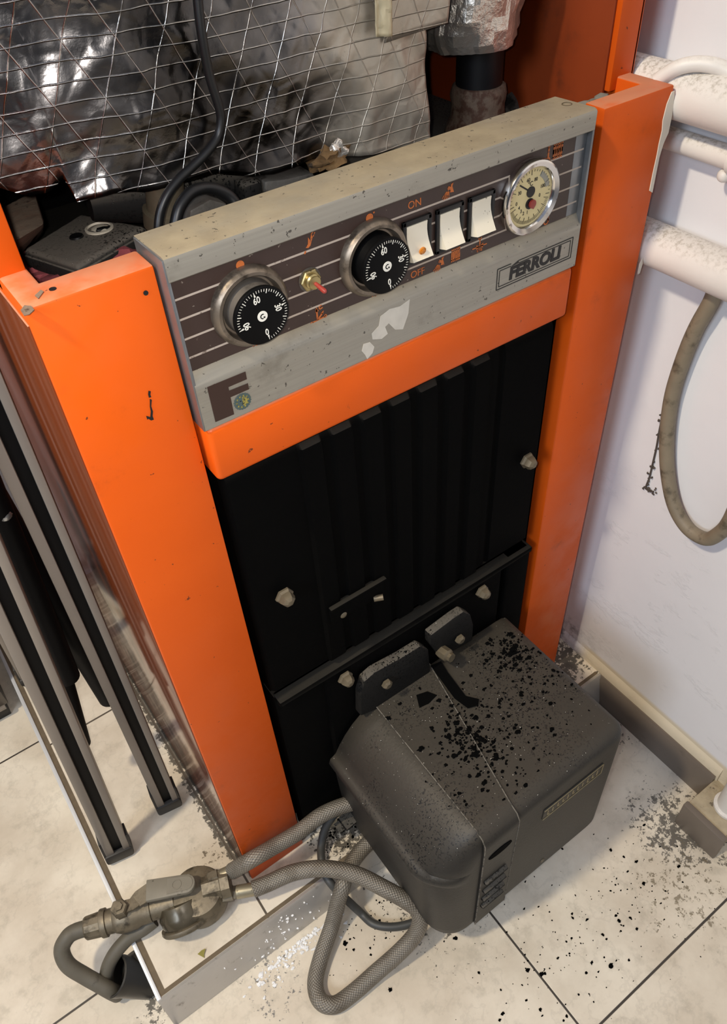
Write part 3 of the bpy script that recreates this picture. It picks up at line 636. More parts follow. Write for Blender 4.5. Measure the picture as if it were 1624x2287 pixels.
# toggle with hexagonal nut
TX, TZ = 0.1838, 0.8095
b = MB(); b.lathe([(0.0088, 0.0), (0.0088, 0.0004)], (TX, FY, TZ), (0, -1, 0), 1, 28)
b.lathe([(0.0082, 0), (0.0082, 0.0022), (0.0074, 0.0030)], (TX, FY, TZ), (0, -1, 0), 0, 6); b.lathe([(0.0056, 0.002), (0.0056, 0.0052), (0.0046, 0.006), (0.0046, 0.0075), (0.003, 0.008), (0, 0.008)], (TX, FY, TZ), (0, -1, 0), 0, 28)
b.lathe([(0.0013, 0), (0.0019, 0.009), (0.0018, 0.0105), (0.001, 0.0115), (0, 0.0117)], (TX, FY - 0.007, TZ), (0.12, -1, -0.25), 2, 16)
o = b.build('toggle_switch', ['brass', 'dull_grey', 'red_plastic'], CP, 30); o['label'] = 'small brass toggle with a red tip'
def rocker(cx, lens):
    cz = 0.8080; w, h = 0.0132, 0.0172
    m_ = MB()
    m_.box((cx - w, FY - 0.0026, cz - h), (cx - 0.0100, FY, cz + h), 0, 0.0006); m_.box((cx + 0.0100, FY - 0.0026, cz - h), (cx + w, FY, cz + h), 0, 0.0006)
    m_.box((cx - w, FY - 0.0026, cz + 0.0136), (cx + w, FY, cz + h), 0, 0.0006); m_.box((cx - w, FY - 0.0026, cz - h), (cx + w, FY, cz - 0.0140), 0, 0.0006)
    m_.box((cx - 0.0101, FY - 0.0008, cz - 0.0141), (cx + 0.0101, FY, cz + 0.0137), 0)
    o_ = m_.build('rocker_switch', 'black', CP); 
    n = 7; m_ = MB(); L = 0.0094; prof_ = []
    for i in range(n + 1):
        t = i / n; prof_.append((FY - 0.0022 - 0.0075 * t + 0.0035 * math.sin(math.pi * t) * (1 - 0.3 * t), cz + 0.0130 - 0.0245 * t))
    prof_ += [(FY - 0.0020, cz - 0.0136), (FY, cz - 0.0136), (FY, cz + 0.0132)]
    m_.prism([(cx - L, y, z) for y, z in prof_], (2 * L, 0, 0), 0)
    if lens: m_.lathe([(0.0030, 0), (0.0030, 0.0010), (0.0024, 0.0014), (0.0024, 0.0010), (0.0014, 0.0018), (0, 0.0020)], (cx + 0.0005, FY - 0.0070, cz - 0.0058), (0, -1, -0.18), 1, 20)
    P_ = m_.build('rocker_paddle', ['cream', 'amber'], CP, 30)
    if lens: P_['label'] = 'cream rocker with an amber lamp'; o_['label'] = 'black surround of the rocker with the amber lamp'
for cx, ln in ((0.2770, True), (0.3080, False), (0.3392, False)): rocker(cx, ln)
# thermometer and pressure gauge
GX, GZ = 0.3880, 0.8092
b = MB()
b.lathe([(0.0290, 0), (0.0296, 0.002), (0.0296, 0.0055), (0.0288, 0.0078), (0.0276, 0.0086), (0.0240, 0.0072), (0.0228, 0.0052), (0.0226, 0.0042)], (GX, FY, GZ), (0, -1, 0), 0, 64)
gy = FY - 0.0043
b.lathe([(0.0228, 0.0), (0.0228, 0.0043), (0, 0.0043)], (GX, FY, GZ), (0, -1, 0), 1, 64)
def gmark(cx, cz, th, r0, r1, w, mi=2):
    c, s_ = math.cos(th), math.sin(th)
    b.prism([(cx + r0 * c - w * s_, gy - 0.0001, cz + r0 * s_ + w * c), (cx + r1 * c - w * s_, gy - 0.0001, cz + r1 * s_ + w * c), (cx + r1 * c + w * s_, gy - 0.0001, cz + r1 * s_ - w * c), (cx + r0 * c + w * s_, gy - 0.0001, cz + r0 * s_ - w * c)], (0, -0.0002, 0), mi)
gz1, gz2 = GZ + 0.0042, GZ - 0.0052
for k in range(25): gmark(GX, GZ, math.radians(190 - k * 8.2), 0.0195 if k % 4 else 0.0172, 0.0212, 0.00012 if k % 4 else 0.0002)
for k in range(41): gmark(GX, GZ, math.radians(200 + k * 3.6), 0.0185 if k % 5 else 0.0160, 0.0212, 0.0001 if k % 5 else 0.00018)
arc = [(GX + r * math.cos(math.radians(a)), gy - 0.0001, GZ + r * math.sin(math.radians(a))) for r, rr in ((0.0205, range(12, 66, 6)), (0.0165, range(60, 6, -6))) for a in rr]
b.prism(arc, (0, -0.0002, 0), 3)
gmark(GX, gz1, math.radians(146), 0.0, 0.0150, 0.0006); gmark(GX, gz2, math.radians(-42), 0.0, 0.0075, 0.0012, 4)
b.lathe([(0.0043, 0), (0.0043, 0.0006), (0, 0.0007)], (GX, gy, gz1), (0, -1, 0), 2, 28); b.lathe([(0.0043, 0), (0.0043, 0.0006), (0, 0.0007)], (GX, gy, gz2), (0, -1, 0), 2, 28)
b.lathe([(0.0034, 0.001), (0.0034, 0.0026), (0.002, 0.003), (0, 0.003)], (GX + 0.0016, gy, gz2 - 0.0002), (0, -1, 0), 4, 24)
GA = b.build('gauge', ['chrome', 'gauge_face', 'black_print', 'grey_print', 'red_plastic'], CP, 35); GA['label'] = 'round chrome thermometer and pressure gauge'
for s_, a, r in (('30', 152, 0.0135), ('60', 104, 0.0145), ('80', 70, 0.0135), ('100', 22, 0.0140), ('0', 186, 0.0145), ('0', -8, 0.0105), ('4', 207, 0.0125), ('3', 226, 0.0125), ('2', 243, 0.0130), ('1', 262, 0.0120)):
    text(s_, 'gauge_number', 0.0040, 'black_print', CP, (GX + r * math.cos(math.radians(a)), gy - 0.0001, GZ + r * math.sin(math.radians(a))), bold=0.01, xs=0.9, depth=0.0001)
text('°C', 'gauge_number', 0.0050, 'black_print', CP, (GX - 0.001, gy - 0.0001, GZ + 0.0105), bold=0.01, depth=0.0001)

# printed lettering and symbols
PY = -0.0067
text('ON', 'panel_lettering', 0.0078, 'orange_print', CP, (0.2762, PY, 0.8352), bold=0.0, depth=0.0002)
text('OFF', 'panel_lettering', 0.0078, 'orange_print', CP, (0.2785, PY, 0.7810), bold=0.0, depth=0.0002)
text('STB', 'panel_lettering', 0.0036, 'orange_print', CP, (0.3410, PY, 0.7790), depth=0.0002)
def stroke(m_, p, q, w, y=PY, mi=0):
    a = Vector((p[0], y, p[1])); c = Vector((q[0], y, q[1])); d = (c - a).normalized(); n = Vector((-d.z, 0, d.x)) * w / 2
    m_.prism([a - n, c - n, c + n, a + n], (0, -0.0002, 0), mi)
def icon(x, z, s, parts):
    m_ = MB()
    for kind, dat in parts:
        if kind == 'l': stroke(m_, (x + dat[0] * s, z + dat[1] * s), (x + dat[2] * s, z + dat[3] * s), dat[4] * s)
        elif kind == 'p': m_.prism([(x + p[0] * s, PY, z + p[1] * s) for p in dat], (0, -0.0002, 0), 0)
        elif kind == 'd': m_.lathe([(dat[2] * s, 0), (dat[2] * s, 0.0002), (0, 0.0002)], (x + dat[0] * s, PY, z + dat[1] * s), (0, -1, 0), 0, 18)
        elif kind == 'o': m_.lathe([(dat[2] * s, 0), (dat[2] * s, 0.0002), (dat[2] * s * 0.6, 0.0002), (dat[2] * s * 0.6, 0)], (x + dat[0] * s, PY, z + dat[1] * s), (0, -1, 0), 0, 18, caps=False)
    return m_.build('panel_symbol', 'orange_print', CP)
tap = [('p', [(-.1, .5), (.1, .75), (.45, .55), (.5, .9), (.9, 1.05), (.7, .6), (1.0, -.25), (.35, -.15), (.45, .15), (.1, .3), (0, .15)]), ('l', (-.15, .1, -.75, -.9, .09)), ('l', (-.05, .05, -.4, -.9, .09)), ('l', (.05, .05, -.1, -.9, .09)), ('l', (.15, .05, .18, -.8, .09)), ('l', (-.25, .1, -1.0, -.6, .09))]
icon(0.3070, 0.8350, 0.0055, tap); icon(0.2995, 0.7805, 0.0055, tap)
rad_ = [('l', (-.75 + .3 * k, -1, -.75 + .3 * k, 1, .2)) for k in range(6)] + [('l', (-.85, .7, .85, .7, .14)), ('l', (-.85, -.7, .85, -.7, .14))]
icon(0.3162, 0.7835, 0.0052, rad_); icon(0.4182, 0.8360, 0.0060, rad_ + [('l', (-.85, 0, .85, 0, .6))])
icon(0.4080, 0.8360, 0.0060, [('l', (0, -.4, 0, 1.0, .28)), ('d', (0, -.8, .4)), ('o', (0, .9, .2))])
icon(0.3410, 0.7835, 0.0058, [('l', (-1.3, -.25, 1.3, -.25, .16)), ('p', [(-.6, -.6), (0, -.25), (.6, -.6), (.6, .1), (0, -.25), (-.6, .1)]), ('l', (0, -.25, 0, .9, .2)), ('o', (0, .95, .3))])
icon(0.4135, 0.7815, 0.0050, [('l', (.5, 1.0, .5, -.3, .3)), ('o', (.1, -.3, .6))])
icon(0.1340, 0.8372, 0.0030, [('d', (0, 0, 1))]); icon(0.2365, 0.8372, 0.0030, [('d', (0, 0, 1)), ('d', (1.3, .9, .25))])
icon(0.1370, 0.7783, 0.0035, [('l', (-1, -.6, -1, .8, .3)), ('l', (-.4, -.6, -.4, .8, .3)), ('l', (.2, -.6, .2, .8, .3)), ('l', (.8, -.6, .8, .8, .3)), ('l', (-1, 0, 1.4, 0, .3))])
icon(0.2385, 0.7783, 0.0035, [('l', (-.8, -.4, -.4, .8, .25)), ('l', (0, -.6, 0, .8, .25)), ('l', (.8, -.4, .5, .8, .25))])
icon(0.1868, 0.8352, 0.0065, [('l', (-.75, -1, -.55, -.75, .2)), ('p', [(-.5, -.4), (-.2, -.1), (-.1, .6), (.1, .2), (.3, .9), (.45, .5), (.1, -.3), (-.2, -.5)]), ('l', (.3, .8, .6, 1.1, .1)), ('l', (.5, .5, .75, .9, .1))])
icon(0.1880, 0.7808, 0.0065, [('l', (-.9, -.75, .8, -.6, .14)), ('o', (-.95, -.8, .2)), ('o', (.85, -.55, .2)), ('l', (-.2, -.7, -.2, .7, .2)), ('p', [(-.35, .3), (-.2, .9), (.05, .4)]), ('l', (-.1, -.6, .5, -.05, .2)), ('p', [(.3, .0), (.7, .2), (.55, -.25)]), ('l', (.1, .8, .5, .95, .14)), ('l', (.1, .8, .25, .5, .14)), ('l', (.25, .5, .6, .62, .14))])
# big F badge with the little sun, and the maker's name in its frame
SY = -0.0123
def flat(m_, pts, mi=0, y=SY): m_.prism([(p[0], y, p[1]) for p in pts], (0, -0.00025, 0), mi)
b = MB(); flat(b, [(0.0914, 0.7643), (0.1214, 0.7638), (0.1214, 0.7575), (0.1066, 0.7575), (0.1066, 0.7543), (0.1216, 0.7538), (0.1216, 0.7488), (0.1066, 0.7488), (0.1066, 0.7338), (0.0916, 0.7342)])
b.build('initial_badge', 'brown_print', CP)
M['sun_teal'] = basic('sun badge teal print', (0.06, 0.09, 0.085), 0.5); M['sun_gold'] = basic('sun badge gold print', (0.30, 0.25, 0.05), 0.5, dirt=(0.05, 0.06, 0.04), ds=700, dlo=0.5, dhi=0.6)
b = MB(); sx_, sz_ = 0.1149, 0.7412
for k in range(20):
    a = 2 * math.pi * k / 20
    for j, rr in ((0, 0.0048), (1, 0.0060)):
        c_ = (sx_ + rr * math.cos(a + j * .12), sz_ + rr * math.sin(a + j * .12))
        pts = [(c_[0] + 0.0011 * math.cos(q) * (1 if j else 0.8), c_[1] + 0.0009 * math.sin(q)) for q in [i * math.pi / 4 for i in range(8)]]
        flat(b, pts, 0 if (j == 1 or k % 2) else 1, SY - 0.0001 * j)
face = [(sx_ + 0.0039 * math.cos(i * math.pi / 12), sz_ + 0.0039 * math.sin(i * math.pi / 12)) for i in range(24)]
flat(b, [p for p in face if p[0] <= sx_ + 1e-6], 0, SY - 0.0001); flat(b, [p for p in face if p[0] >= sx_ - 1e-6], 1, SY - 0.0001)
for ex, ez, rr in ((-0.0015, 0.0010, 0.0007), (0.0015, 0.0010, 0.0007), (0, -0.0004, 0.0005), (0, -0.0019, 0.0008)):
    flat(b, [(sx_ + ex + rr * math.cos(q), sz_ + ez + rr * 0.5 * math.sin(q)) for q in [i * math.pi / 4 for i in range(8)]], 2, SY - 0.0003)
b.build('sun_badge', ['sun_teal', 'sun_gold', 'black_print'], CP)
text('FERROLI', 'maker_name', 0.0150, 'black_print', CP, (0.4005, SY - 0.0001, 0.7493), bold=0.045, shear=0.06, xs=1.06, depth=0.0002)
b = MB(); w = 0.0007
fx0, fx1, fz0, fz1 = 0.3572, 0.4440, 0.7400, 0.7588
stroke(b, (fx0, fz0), (fx1, fz0), w, SY); stroke(b, (fx0, fz0), (fx0, fz1), w, SY); stroke(b, (fx1, fz0), (fx1, fz1), w, SY); stroke(b, (fx0, fz1), (0.372, fz1), w, SY); stroke(b, (0.381, fz1), (fx1, fz1), w, SY)
gx0, gx1, gz0, gz1_ = 0.3597, 0.4413, 0.7422, 0.7566
stroke(b, (gx0, gz0), (gx1, gz0), w * .8, SY); stroke(b, (gx0, gz0), (gx0, gz1_), w * .8, SY); stroke(b, (gx1, gz0), (gx1, gz1_), w * .8, SY); stroke(b, (gx0, gz1_), (0.372, gz1_), w * .8, SY); stroke(b, (0.381, gz1_), (gx1, gz1_), w * .8, SY)
flat(b, [(0.3725, 0.7562), (0.3805, 0.7592), (0.3805, 0.7568)])
b.build('name_frame', 'black_print', CP)
# glue stains left on the silver strip
def stain(pts, seed):
    m_ = MB(); q = []
    for i in range(len(pts)):
        p, r = Vector((*pts[i], 0)), Vector((*pts[(i + 1) % len(pts)], 0))
        for k in range(4):
            t = p.lerp(r, k / 4); n_ = noise.noise(Vector((t.x * 0.09, t.y * 0.09, seed))) * 3
            q.append((t.x + n_, t.y + n_))
    return q
M['stain'] = basic('pale glue stain', (0.50, 0.47, 0.41), 0.7, var=0.2, vs=90)
b = MB()
flat(b, [(p[0], p[2]) for p in ((0.2384, -0.0123, 0.7620), (0.2470, -0.0123, 0.7648), (0.2568, -0.0123, 0.7634), (0.2663, -0.0123, 0.7659), (0.2648, -0.0123, 0.7541), (0.2593, -0.0123, 0.7424), (0.2515, -0.0123, 0.7451), (0.2457, -0.0123, 0.7530), (0.2422, -0.0123, 0.7512), (0.2445, -0.0123, 0.7443), (0.2384, -0.0123, 0.7421), (0.2300, -0.0123, 0.7451), (0.2294, -0.0123, 0.7505), (0.2364, -0.0123, 0.7543))])
flat(b, [(p[0], p[2]) for p in ((0.2215, -0.0123, 0.7446), (0.2274, -0.0123, 0.7438), (0.2313, -0.0123, 0.7381), (0.2293, -0.0123, 0.7333), (0.2240, -0.0123, 0.7298), (0.2221, -0.0123, 0.7347), (0.2194, -0.0123, 0.7391))])
b.build('glue_stain', 'stain', CP)

# ------------------------------------------------------------------ oil burner on the lower door
BU = thing('oil_burner', (0.28, -0.11, 0.003), 'dark grey soot-sprinkled oil burner hood bolted to the lower boiler door', 'burner')
bx0, bx1, by0, by1, bz0, bz1 = 0.137, 0.4235, -0.2165, -0.012, 0.004, 0.2545
HP = [(0.175, 0.004), (0.160, 0.006), (0.150, 0.012), (0.1465, 0.03), (0.1425, 0.10), (0.1400, 0.155), (0.1385, 0.170), (0.1345, 0.178), (0.1330, 0.185), (0.1355, 0.1925), (0.1400, 0.1945), (0.1440, 0.1975),
      (0.1500, 0.209), (0.1595, 0.2235), (0.1715, 0.237), (0.1845, 0.247), (0.1990, 0.2530), (0.2150, 0.2545), (0.30, 0.2545), (0.400, 0.2545), (0.4095, 0.2535), (0.4165, 0.2490), (0.4205, 0.2420), (0.4215, 0.2340), (0.4235, 0.020), (0.4215, 0.010), (0.414, 0.005), (0.405, 0.004)]
def rin(q, r): return r - math.sqrt(max(0.0, r * r - (r - min(q, r)) ** 2))
b = MB(); rings = []
for q in (0.0, 0.0008, 0.002, 0.004, 0.007, 0.011, 0.016, 0.021, 0.027, 0.034, 0.042, 0.06, 0.09, 0.12, 0.15, 0.18, 0.2035, 0.2045):
    y = by0 + q; iL = rin(q, 0.040); iT = rin(q, 0.018); end = 0.0012 if q > 0.204 else 0.0
    ring = []
    for (x, z) in HP:
        wl = max(0.0, min(1.0, (0.235 - x) / 0.09)); wr = max(0.0, min(1.0, (x - 0.37) / 0.05)); wt = max(0.0, min(1.0, (z - 0.19) / 0.06)); wb = max(0.0, min(1.0, (0.02 - z) / 0.016))
        rim = 0.0
        if 0.165 < z < 0.196 and x < 0.15: rim = 0.006 * max(0.0, min(1.0, (0.045 - q) / 0.03))
        ring.append(b.bm.verts.new((x + iL * wl - iT * wr + rim + end * (wl - wr), y, z - iT * wt - end * wt + rin(q, 0.010) * wb)))
    rings.append(ring)
n = len(HP); fs = []
for i in range(len(rings) - 1):
    for k in range(n): fs.append(b.bm.faces.new((rings[i][k], rings[i][(k + 1) % n], rings[i + 1][(k + 1) % n], rings[i + 1][k])))
fs.append(b.bm.faces.new(rings[0])); fs.append(b.bm.faces.new(rings[-1][::-1]))
bmesh.ops.recalc_face_normals(b.bm, faces=fs)
b.build('hood', 'burner', BU, 55)
# raised band running over the top and down the front
def band_pt(x, s_):
    """s_ 0..1 from the back edge over the rounded shoulder down the front"""
    zt, yf, r = bz1 + 0.0026, by0 - 0.0026, 0.0175
    L1 = (by1 - (yf + r)); L2 = r * math.pi / 2; L3 = zt - r - (bz0 + 0.006); T = L1 + L2 + L3; q = s_ * T
    if q < L1: return (x, by1 - q, zt)
    if q < L1 + L2:
        a = (q - L1) / r; return (x, yf + r - r * math.sin(a), zt - r + r * math.cos(a))
    return (x, yf, zt - r - (q - L1 - L2))
b = MB(); N = 44
def edges_x(s_):
    t = min(1.0, s_ / 0.43)
    return 0.2025 - 0.004 * t, 0.290 - 0.043 * t
rings = []
for i in range(N + 1):
    s_ = i / N; xa, xb = edges_x(s_); P0 = Vector(band_pt(xa, s_)); P1 = Vector(band_pt(xb, s_))
    n_ = Vector((0, 0, 1)) if s_ < 0.43 else Vector((0, -1, 0))
    rings.append([b.bm.verts.new(P0 - n_ * 0.003), b.bm.verts.new(P0), b.bm.verts.new(P1), b.bm.verts.new(P1 - n_ * 0.003)])
for i in range(N):
    for k in range(3): b.bm.faces.new((rings[i][k], rings[i][k + 1], rings[i + 1][k + 1], rings[i + 1][k]))
bmesh.ops.recalc_face_normals(b.bm, faces=b.bm.faces)
for side_ in (0, 1):
    b.tube([Vector(band_pt(edges_x(i / N)[side_], i / N)) for i in range(N + 1)], 0.0007, 1, 6, False)  # pale piping puts an edge highlight into the colour, along with gathered dust
BAND = b.build('hood_band', ['burner', 'dust'], BU, 45)
b = MB(); b.prism([(0.2891, -0.0159, 0.2574), (0.3029, -0.0190, 0.2574), (0.2994, -0.0360, 0.2574), (0.2950, -0.0744, 0.2574), (0.3047, -0.0872, 0.2574), (0.2987, -0.0925, 0.2574), (0.2864, -0.0884, 0.2574), (0.2825, -0.0687, 0.2574)], (0, 0, 0.0010), 0)
b.build('groove_shade', 'soot', BU)  # flat dark plate stands for the shade inside the groove
b = MB(); b.prism([(0.2492, -0.0381, 0.2576), (0.2629, -0.0423, 0.2576), (0.2687, -0.0530, 0.2576), (0.2542, -0.0557, 0.2576), (0.2416, -0.0537, 0.2576)], (0, 0, 0.0010), 0)
b.build('soot_lump', 'soot', BU)
ox, oz = 0.2225, 0.2045
b = MB(); b.prism([(ox + 0.017 * math.cos(a), by0 - 0.0027, oz + 0.0075 * math.sin(a)) for a in [i * math.pi / 10 for i in range(20)]], (0, -0.0006, 0), 0)
b.build('reset_hole', 'soot', BU)  # black oval plate stands for the shade inside the hole
for k, zz in enumerate((0.138, 0.112, 0.087, 0.064)):
    b = MB(); b.prism([(0.2035, by0 - 0.0025, zz - 0.0035), (0.2035, by0 - 0.0072, zz + 0.0010), (0.2035, by0 - 0.0072, zz + 0.0020), (0.2035, by0 - 0.0025, zz + 0.005)], (0.034, 0, 0), 0, 0.001)
    b.build('louvre', 'cast', BU)
pl = [(0.2866, -0.2168, 0.2023), (0.3716, -0.2168, 0.2117), (0.3725, -0.2168, 0.1942), (0.2879, -0.2168, 0.1748)]
zt_ = sum(p[2] for p in pl[:2]) / 2; zb_ = sum(p[2] for p in pl[2:]) / 2; nx0, nx1 = 0.290, 0.386; zc_ = (zt_ + zb_) / 2
b = MB(); b.box((nx0, by0 - 0.0012, zc_ - 0.0115), (nx1, by0 + 0.001, zc_ + 0.0115), 0, 0.0008)
for lo, hi in (((nx0, by0 - 0.0020, zc_ + 0.0100), (nx1, by0 - 0.001, zc_ + 0.0115)), ((nx0, by0 - 0.0020, zc_ - 0.0115), (nx1, by0 - 0.001, zc_ - 0.0102)), ((nx1 - 0.0012, by0 - 0.002, zc_ - 0.0115), (nx1, by0 - 0.001, zc_ + 0.0115))): b.box(lo, hi, 1, 0.0003)
for k in range(11):                                                  # worn raised characters
    x = nx0 + 0.006 + k * 0.0080; hh = (0.0070, 0.0052, 0.0060, 0.0050, 0.0062, 0.0054, 0.0060, 0.0050, 0.0066, 0.0056, 0.0064)[k]
    b.box((x, by0 - 0.0018, zc_ - hh), (x + 0.0016, by0 - 0.001, zc_ + hh * 0.8), 1, 0.0003)
    if k % 3 != 1: b.box((x, by0 - 0.0018, zc_ - hh), (x + 0.0045, by0 - 0.001, zc_ - hh + 0.0018), 1, 0.0003)
b.build('name_badge', ['plate_dark', 'gold_trim'], BU)
b = MB(); b.lathe([(0.0034, 0), (0.003, 0.0012), (0, 0.0014)], (0.3138, -0.2165, 0.0305), (0, -1, 0), 0, 14); b.build('cover_screw', 'nut', BU)
# mounting flange in two ears with the clamp bolt between
b = MB(); b.prism([(0.1794, -0.0220, 0.2597), (0.1823, -0.0220, 0.3030), (0.1893, -0.0220, 0.3238), (0.2037, -0.0220, 0.3283), (0.2428, -0.0220, 0.3233), (0.2689, -0.0220, 0.3227), (0.2810, -0.0220, 0.3043), (0.2842, -0.0220, 0.2566), (0.2410, -0.0220, 0.2381)], (0, 0.012, 0), 0, 0.002)
b.build('flange_ear', 'cast', BU)
b = MB(); b.prism([(0.2836, -0.0220, 0.3128), (0.2834, -0.0220, 0.3305), (0.3189, -0.0220, 0.3359), (0.3333, -0.0220, 0.3364), (0.3453, -0.0220, 0.3200), (0.3510, -0.0220, 0.2969), (0.3515, -0.0220, 0.2643), (0.3001, -0.0220, 0.2709)], (0, 0.012, 0), 0, 0.002)
b.build('flange_ear', 'cast', BU)
b = MB(); b.lathe([(0.0075, 0), (0.0085, 0.004), (0.0085, 0.014), (0.006, 0.016), (0.006, 0.020), (0, 0.020)], (0.2993, -0.0200, 0.2862), (0.15, -1, 0.15), 0, 8); b.build('clamp_bolt', 'nut', BU)
for p in ((0.2161, -0.0240, 0.2984), (0.3259, -0.0240, 0.2926)):
    b = MB(); b.lathe([(0.0065, 0), (0.0065, 0.004), (0.004, 0.0065), (0, 0.0065)], p, (0, -1, 0), 0, 6); b.build('flange_nut', 'nut', BU)
b = MB(); b.lathe([(0.062, 0), (0.062, 0.03)], (0.285, 0.012, 0.14), (0, -1, 0), 0, 40); b.build('blast_tube', 'cast', BU)
b = MB(); b.box((0.146, -0.055, 0.055), (0.152, -0.015, 0.10), 0, 0.002); b.lathe([(0.011, 0), (0.011, 0.02), (0.008, 0.022), (0.008, 0.03)], (0.150, -0.03, 0.052), (-1, 0, -0.2), 0, 6); b.build('pump', 'cast', BU)

# soot crumbs: uncountable specks lying on the hood and on the floor
def crumbs(name, pts, label, mat):
    m_ = MB()
    for (p, r) in pts: m_.blob(p, r, 0, 1 if r < 0.0014 else 2, (rnd.uniform(0.7, 1.5), rnd.uniform(0.7, 1.2), 0.5), 0.55)
    o_ = m_.build(name, mat, None, 60); return tag(o_, label, 'soot', None, 'stuff')
pts = []
for k in range(1000):
    if k % 6 == 1: x = rnd.gauss(0.385, 0.012); y = rnd.gauss(-0.062, 0.016)
    elif k % 6 == 2: x = rnd.gauss(0.262, 0.011); y = rnd.gauss(-0.120, 0.022)
    elif k % 3: x = rnd.gauss(0.265, 0.03); y = rnd.gauss(-0.135, 0.04)
    else: x = rnd.gauss(0.375, 0.03); y = rnd.gauss(-0.07, 0.05)
    if not (0.19 < x < 0.412 and -0.198 < y < -0.03): continue
    on = 0.0026 if (0.2025 - 0.004 < x < 0.290 - 0.043 * min(1, (-0.012 - y) / 0.19)) else 0.0
    r = abs(rnd.gauss(0.0004, 0.0008)) + 0.00035
    pts.append(((x, y, bz1 + on + r * 0.3), r))
crumbs('soot_crumbs', pts, 'black soot crumbs scattered over the top of the burner hood', 'soot')
pts = []
for k in range(520):
    m = k % 4
    if m == 0: x, y = rnd.gauss(0.26, 0.11), rnd.gauss(-0.29, 0.05)
    elif m == 1: x, y = rnd.gauss(0.11, 0.035), rnd.gauss(-0.115, 0.03)
    elif m == 2: x, y = rnd.gauss(0.36, 0.08), rnd.gauss(-0.30, 0.04)
    else: x, y = rnd.gauss(0.13, 0.03), rnd.gauss(-0.02, 0.016)
    if y > -0.10 and m != 3: continue
    if m == 3 and (y < -0.045 or y > 0.0): continue
    r = abs(rnd.gauss(0.0004, 0.0006)) + 0.0004
    pts.append(((x, y, (0.0 if m == 3 else ZF) + r * 0.35), r))
crumbs('soot_crumbs', pts, 'black soot crumbs fallen on the floor tiles around the burner', 'soot')
pts = []
for k in range(150):
    t = rnd.random(); x = -0.04 + 0.10 * t + rnd.gauss(0, 0.02); y = -0.081 - abs(rnd.gauss(0, 0.012)); pts.append(((x, y, ZF + 0.0006), abs(rnd.gauss(0.0009, 0.0006)) + 0.0005))
for k in range(50):
    q = rnd.random(); x = rnd.gauss(0.0, 0.04); pts.append(((x, -0.0608 - 0.0105 * q, -0.004 - 0.052 * q), abs(rnd.gauss(0.0006, 0.0004)) + 0.0004))
o = crumbs('glint_grains', pts, 'white grains added for glints of light along the aluminium step nosing', 'glint'); o['category'] = 'grains'  # grains added to stand for sparkling light on the wet nosing

# ------------------------------------------------------------------ foil lagging over the top
import bisect
FB = [(0.0185, 0.886), (0.030, 0.880), (0.045, 0.8700), (0.058, 0.8690), (0.0715, 0.8760), (0.0735, 0.8605), (0.098, 0.8615), (0.122, 0.855), (0.150, 0.856), (0.175, 0.8545), (0.2, 0.846), (0.218, 0.8435), (0.240, 0.8440), (0.258, 0.842), (0.300, 0.835), (0.372, 0.8275)]
LB = [(0.0, 0.888), (0.030, 0.882), (0.049, 0.8695), (0.062, 0.868), (0.072, 0.872), (0.090, 0.875)]
def interp(T, x):
    xs_ = [t[0] for t in T]; i = max(1, min(len(T) - 1, bisect.bisect(xs_, x))); a, c_ = T[i - 1], T[i]
    f = max(0, min(1, (x - a[0]) / (c_[0] - a[0]))); return a[1] * (1 - f) + c_[1] * f
def crease(x, z, k):
    n1 = noise.noise(Vector((x * 9, z * 12, k))); n2 = abs(noise.noise(Vector((x * 22 + z * 14, z * 16 - x * 6, k + 3)))); n3 = abs(noise.noise(Vector((x * 55 - z * 20, z * 40, k + 8))))
    return n1 * 0.006 + (n2 - 0.2) * 0.006 + (n3 - 0.2) * 0.002
def foil_main(u, v):
    x = 0.0185 + (0.3728 - 0.0185) * u; zb = interp(FB, x); z = zb + (1.45 - zb) * v  # unseen upper part made taller to keep the lamp off the lining
    y = 0.100 + 0.17 * max(0, 0.13 - x) + (0.005 * math.exp(-v * 40) if x < 0.0725 else 0.0) + crease(x, z, 0.0) * 1.0 - 0.010 * math.exp(-v * 30) * (0.5 + noise.noise(Vector((x * 20, 0, 5))))
    return (x + 0.002 * noise.noise(Vector((0, z * 30, 2))) * (1 if u > 0.98 else 0), y, z)
b = MB(); b.grid(foil_main, 180, 190)
FO = b.build('foil_blanket', 'foil', None, 25); solidify(FO, 0.0006, 1.0)
tag(FO, 'silver reinforced foil blanket draped over the top of the boiler', 'insulation')
def foil_lap(u, v):
    x = 0.328 + 0.062 * u + 0.012 * v * u; z = 0.9095 + 0.19 * v + 0.002 * u
    return (x, 0.0965 + 0.35 * crease(x, z, 7) - 0.016 * max(0, u - 0.75) * 2 * v - 0.0008, z)
b = MB(); b.grid(foil_lap, 30, 40); solidify(b.build('blanket_flap', 'foil', FO, 25), 0.0006, 1.0)
def tape_f(u, v):
    x = 0.3165 + 0.0145 * u + 0.006 * v; z = 0.9165 + 0.10 * v - 0.002 * u
    return (x, 0.0900 + 0.0015 * math.sin(u * 6) + 0.001 * noise.noise(Vector((u * 4, v * 30, 1))) + 0.006 * min(1, v * 6) * 0.2, z)
b = MB(); b.grid(tape_f, 10, 40); solidify(b.build('adhesive_tape', 'tape', FO, 25), 0.0006, 1.0)
b = MB(); b.blob((0.2729, 0.0980, 0.8396), 0.012, 0, 3, (1.3, 0.8, 0.7), 0.5); b.blob((0.2778, 0.0940, 0.8442), 0.006, 1, 3, (1.3, 0.6, 1.2), 0.4); b.build('torn_lagging', ['wool', 'foil2'], FO, 60)
# upper heat exchanger block behind the blanket, its unseen height extended to block the lamp
b = MB(); b.box((0.03, 0.15, 0.90), (0.36, 0.42, 1.46), 0, 0.02); b.build('upper_block', 'door', BO)

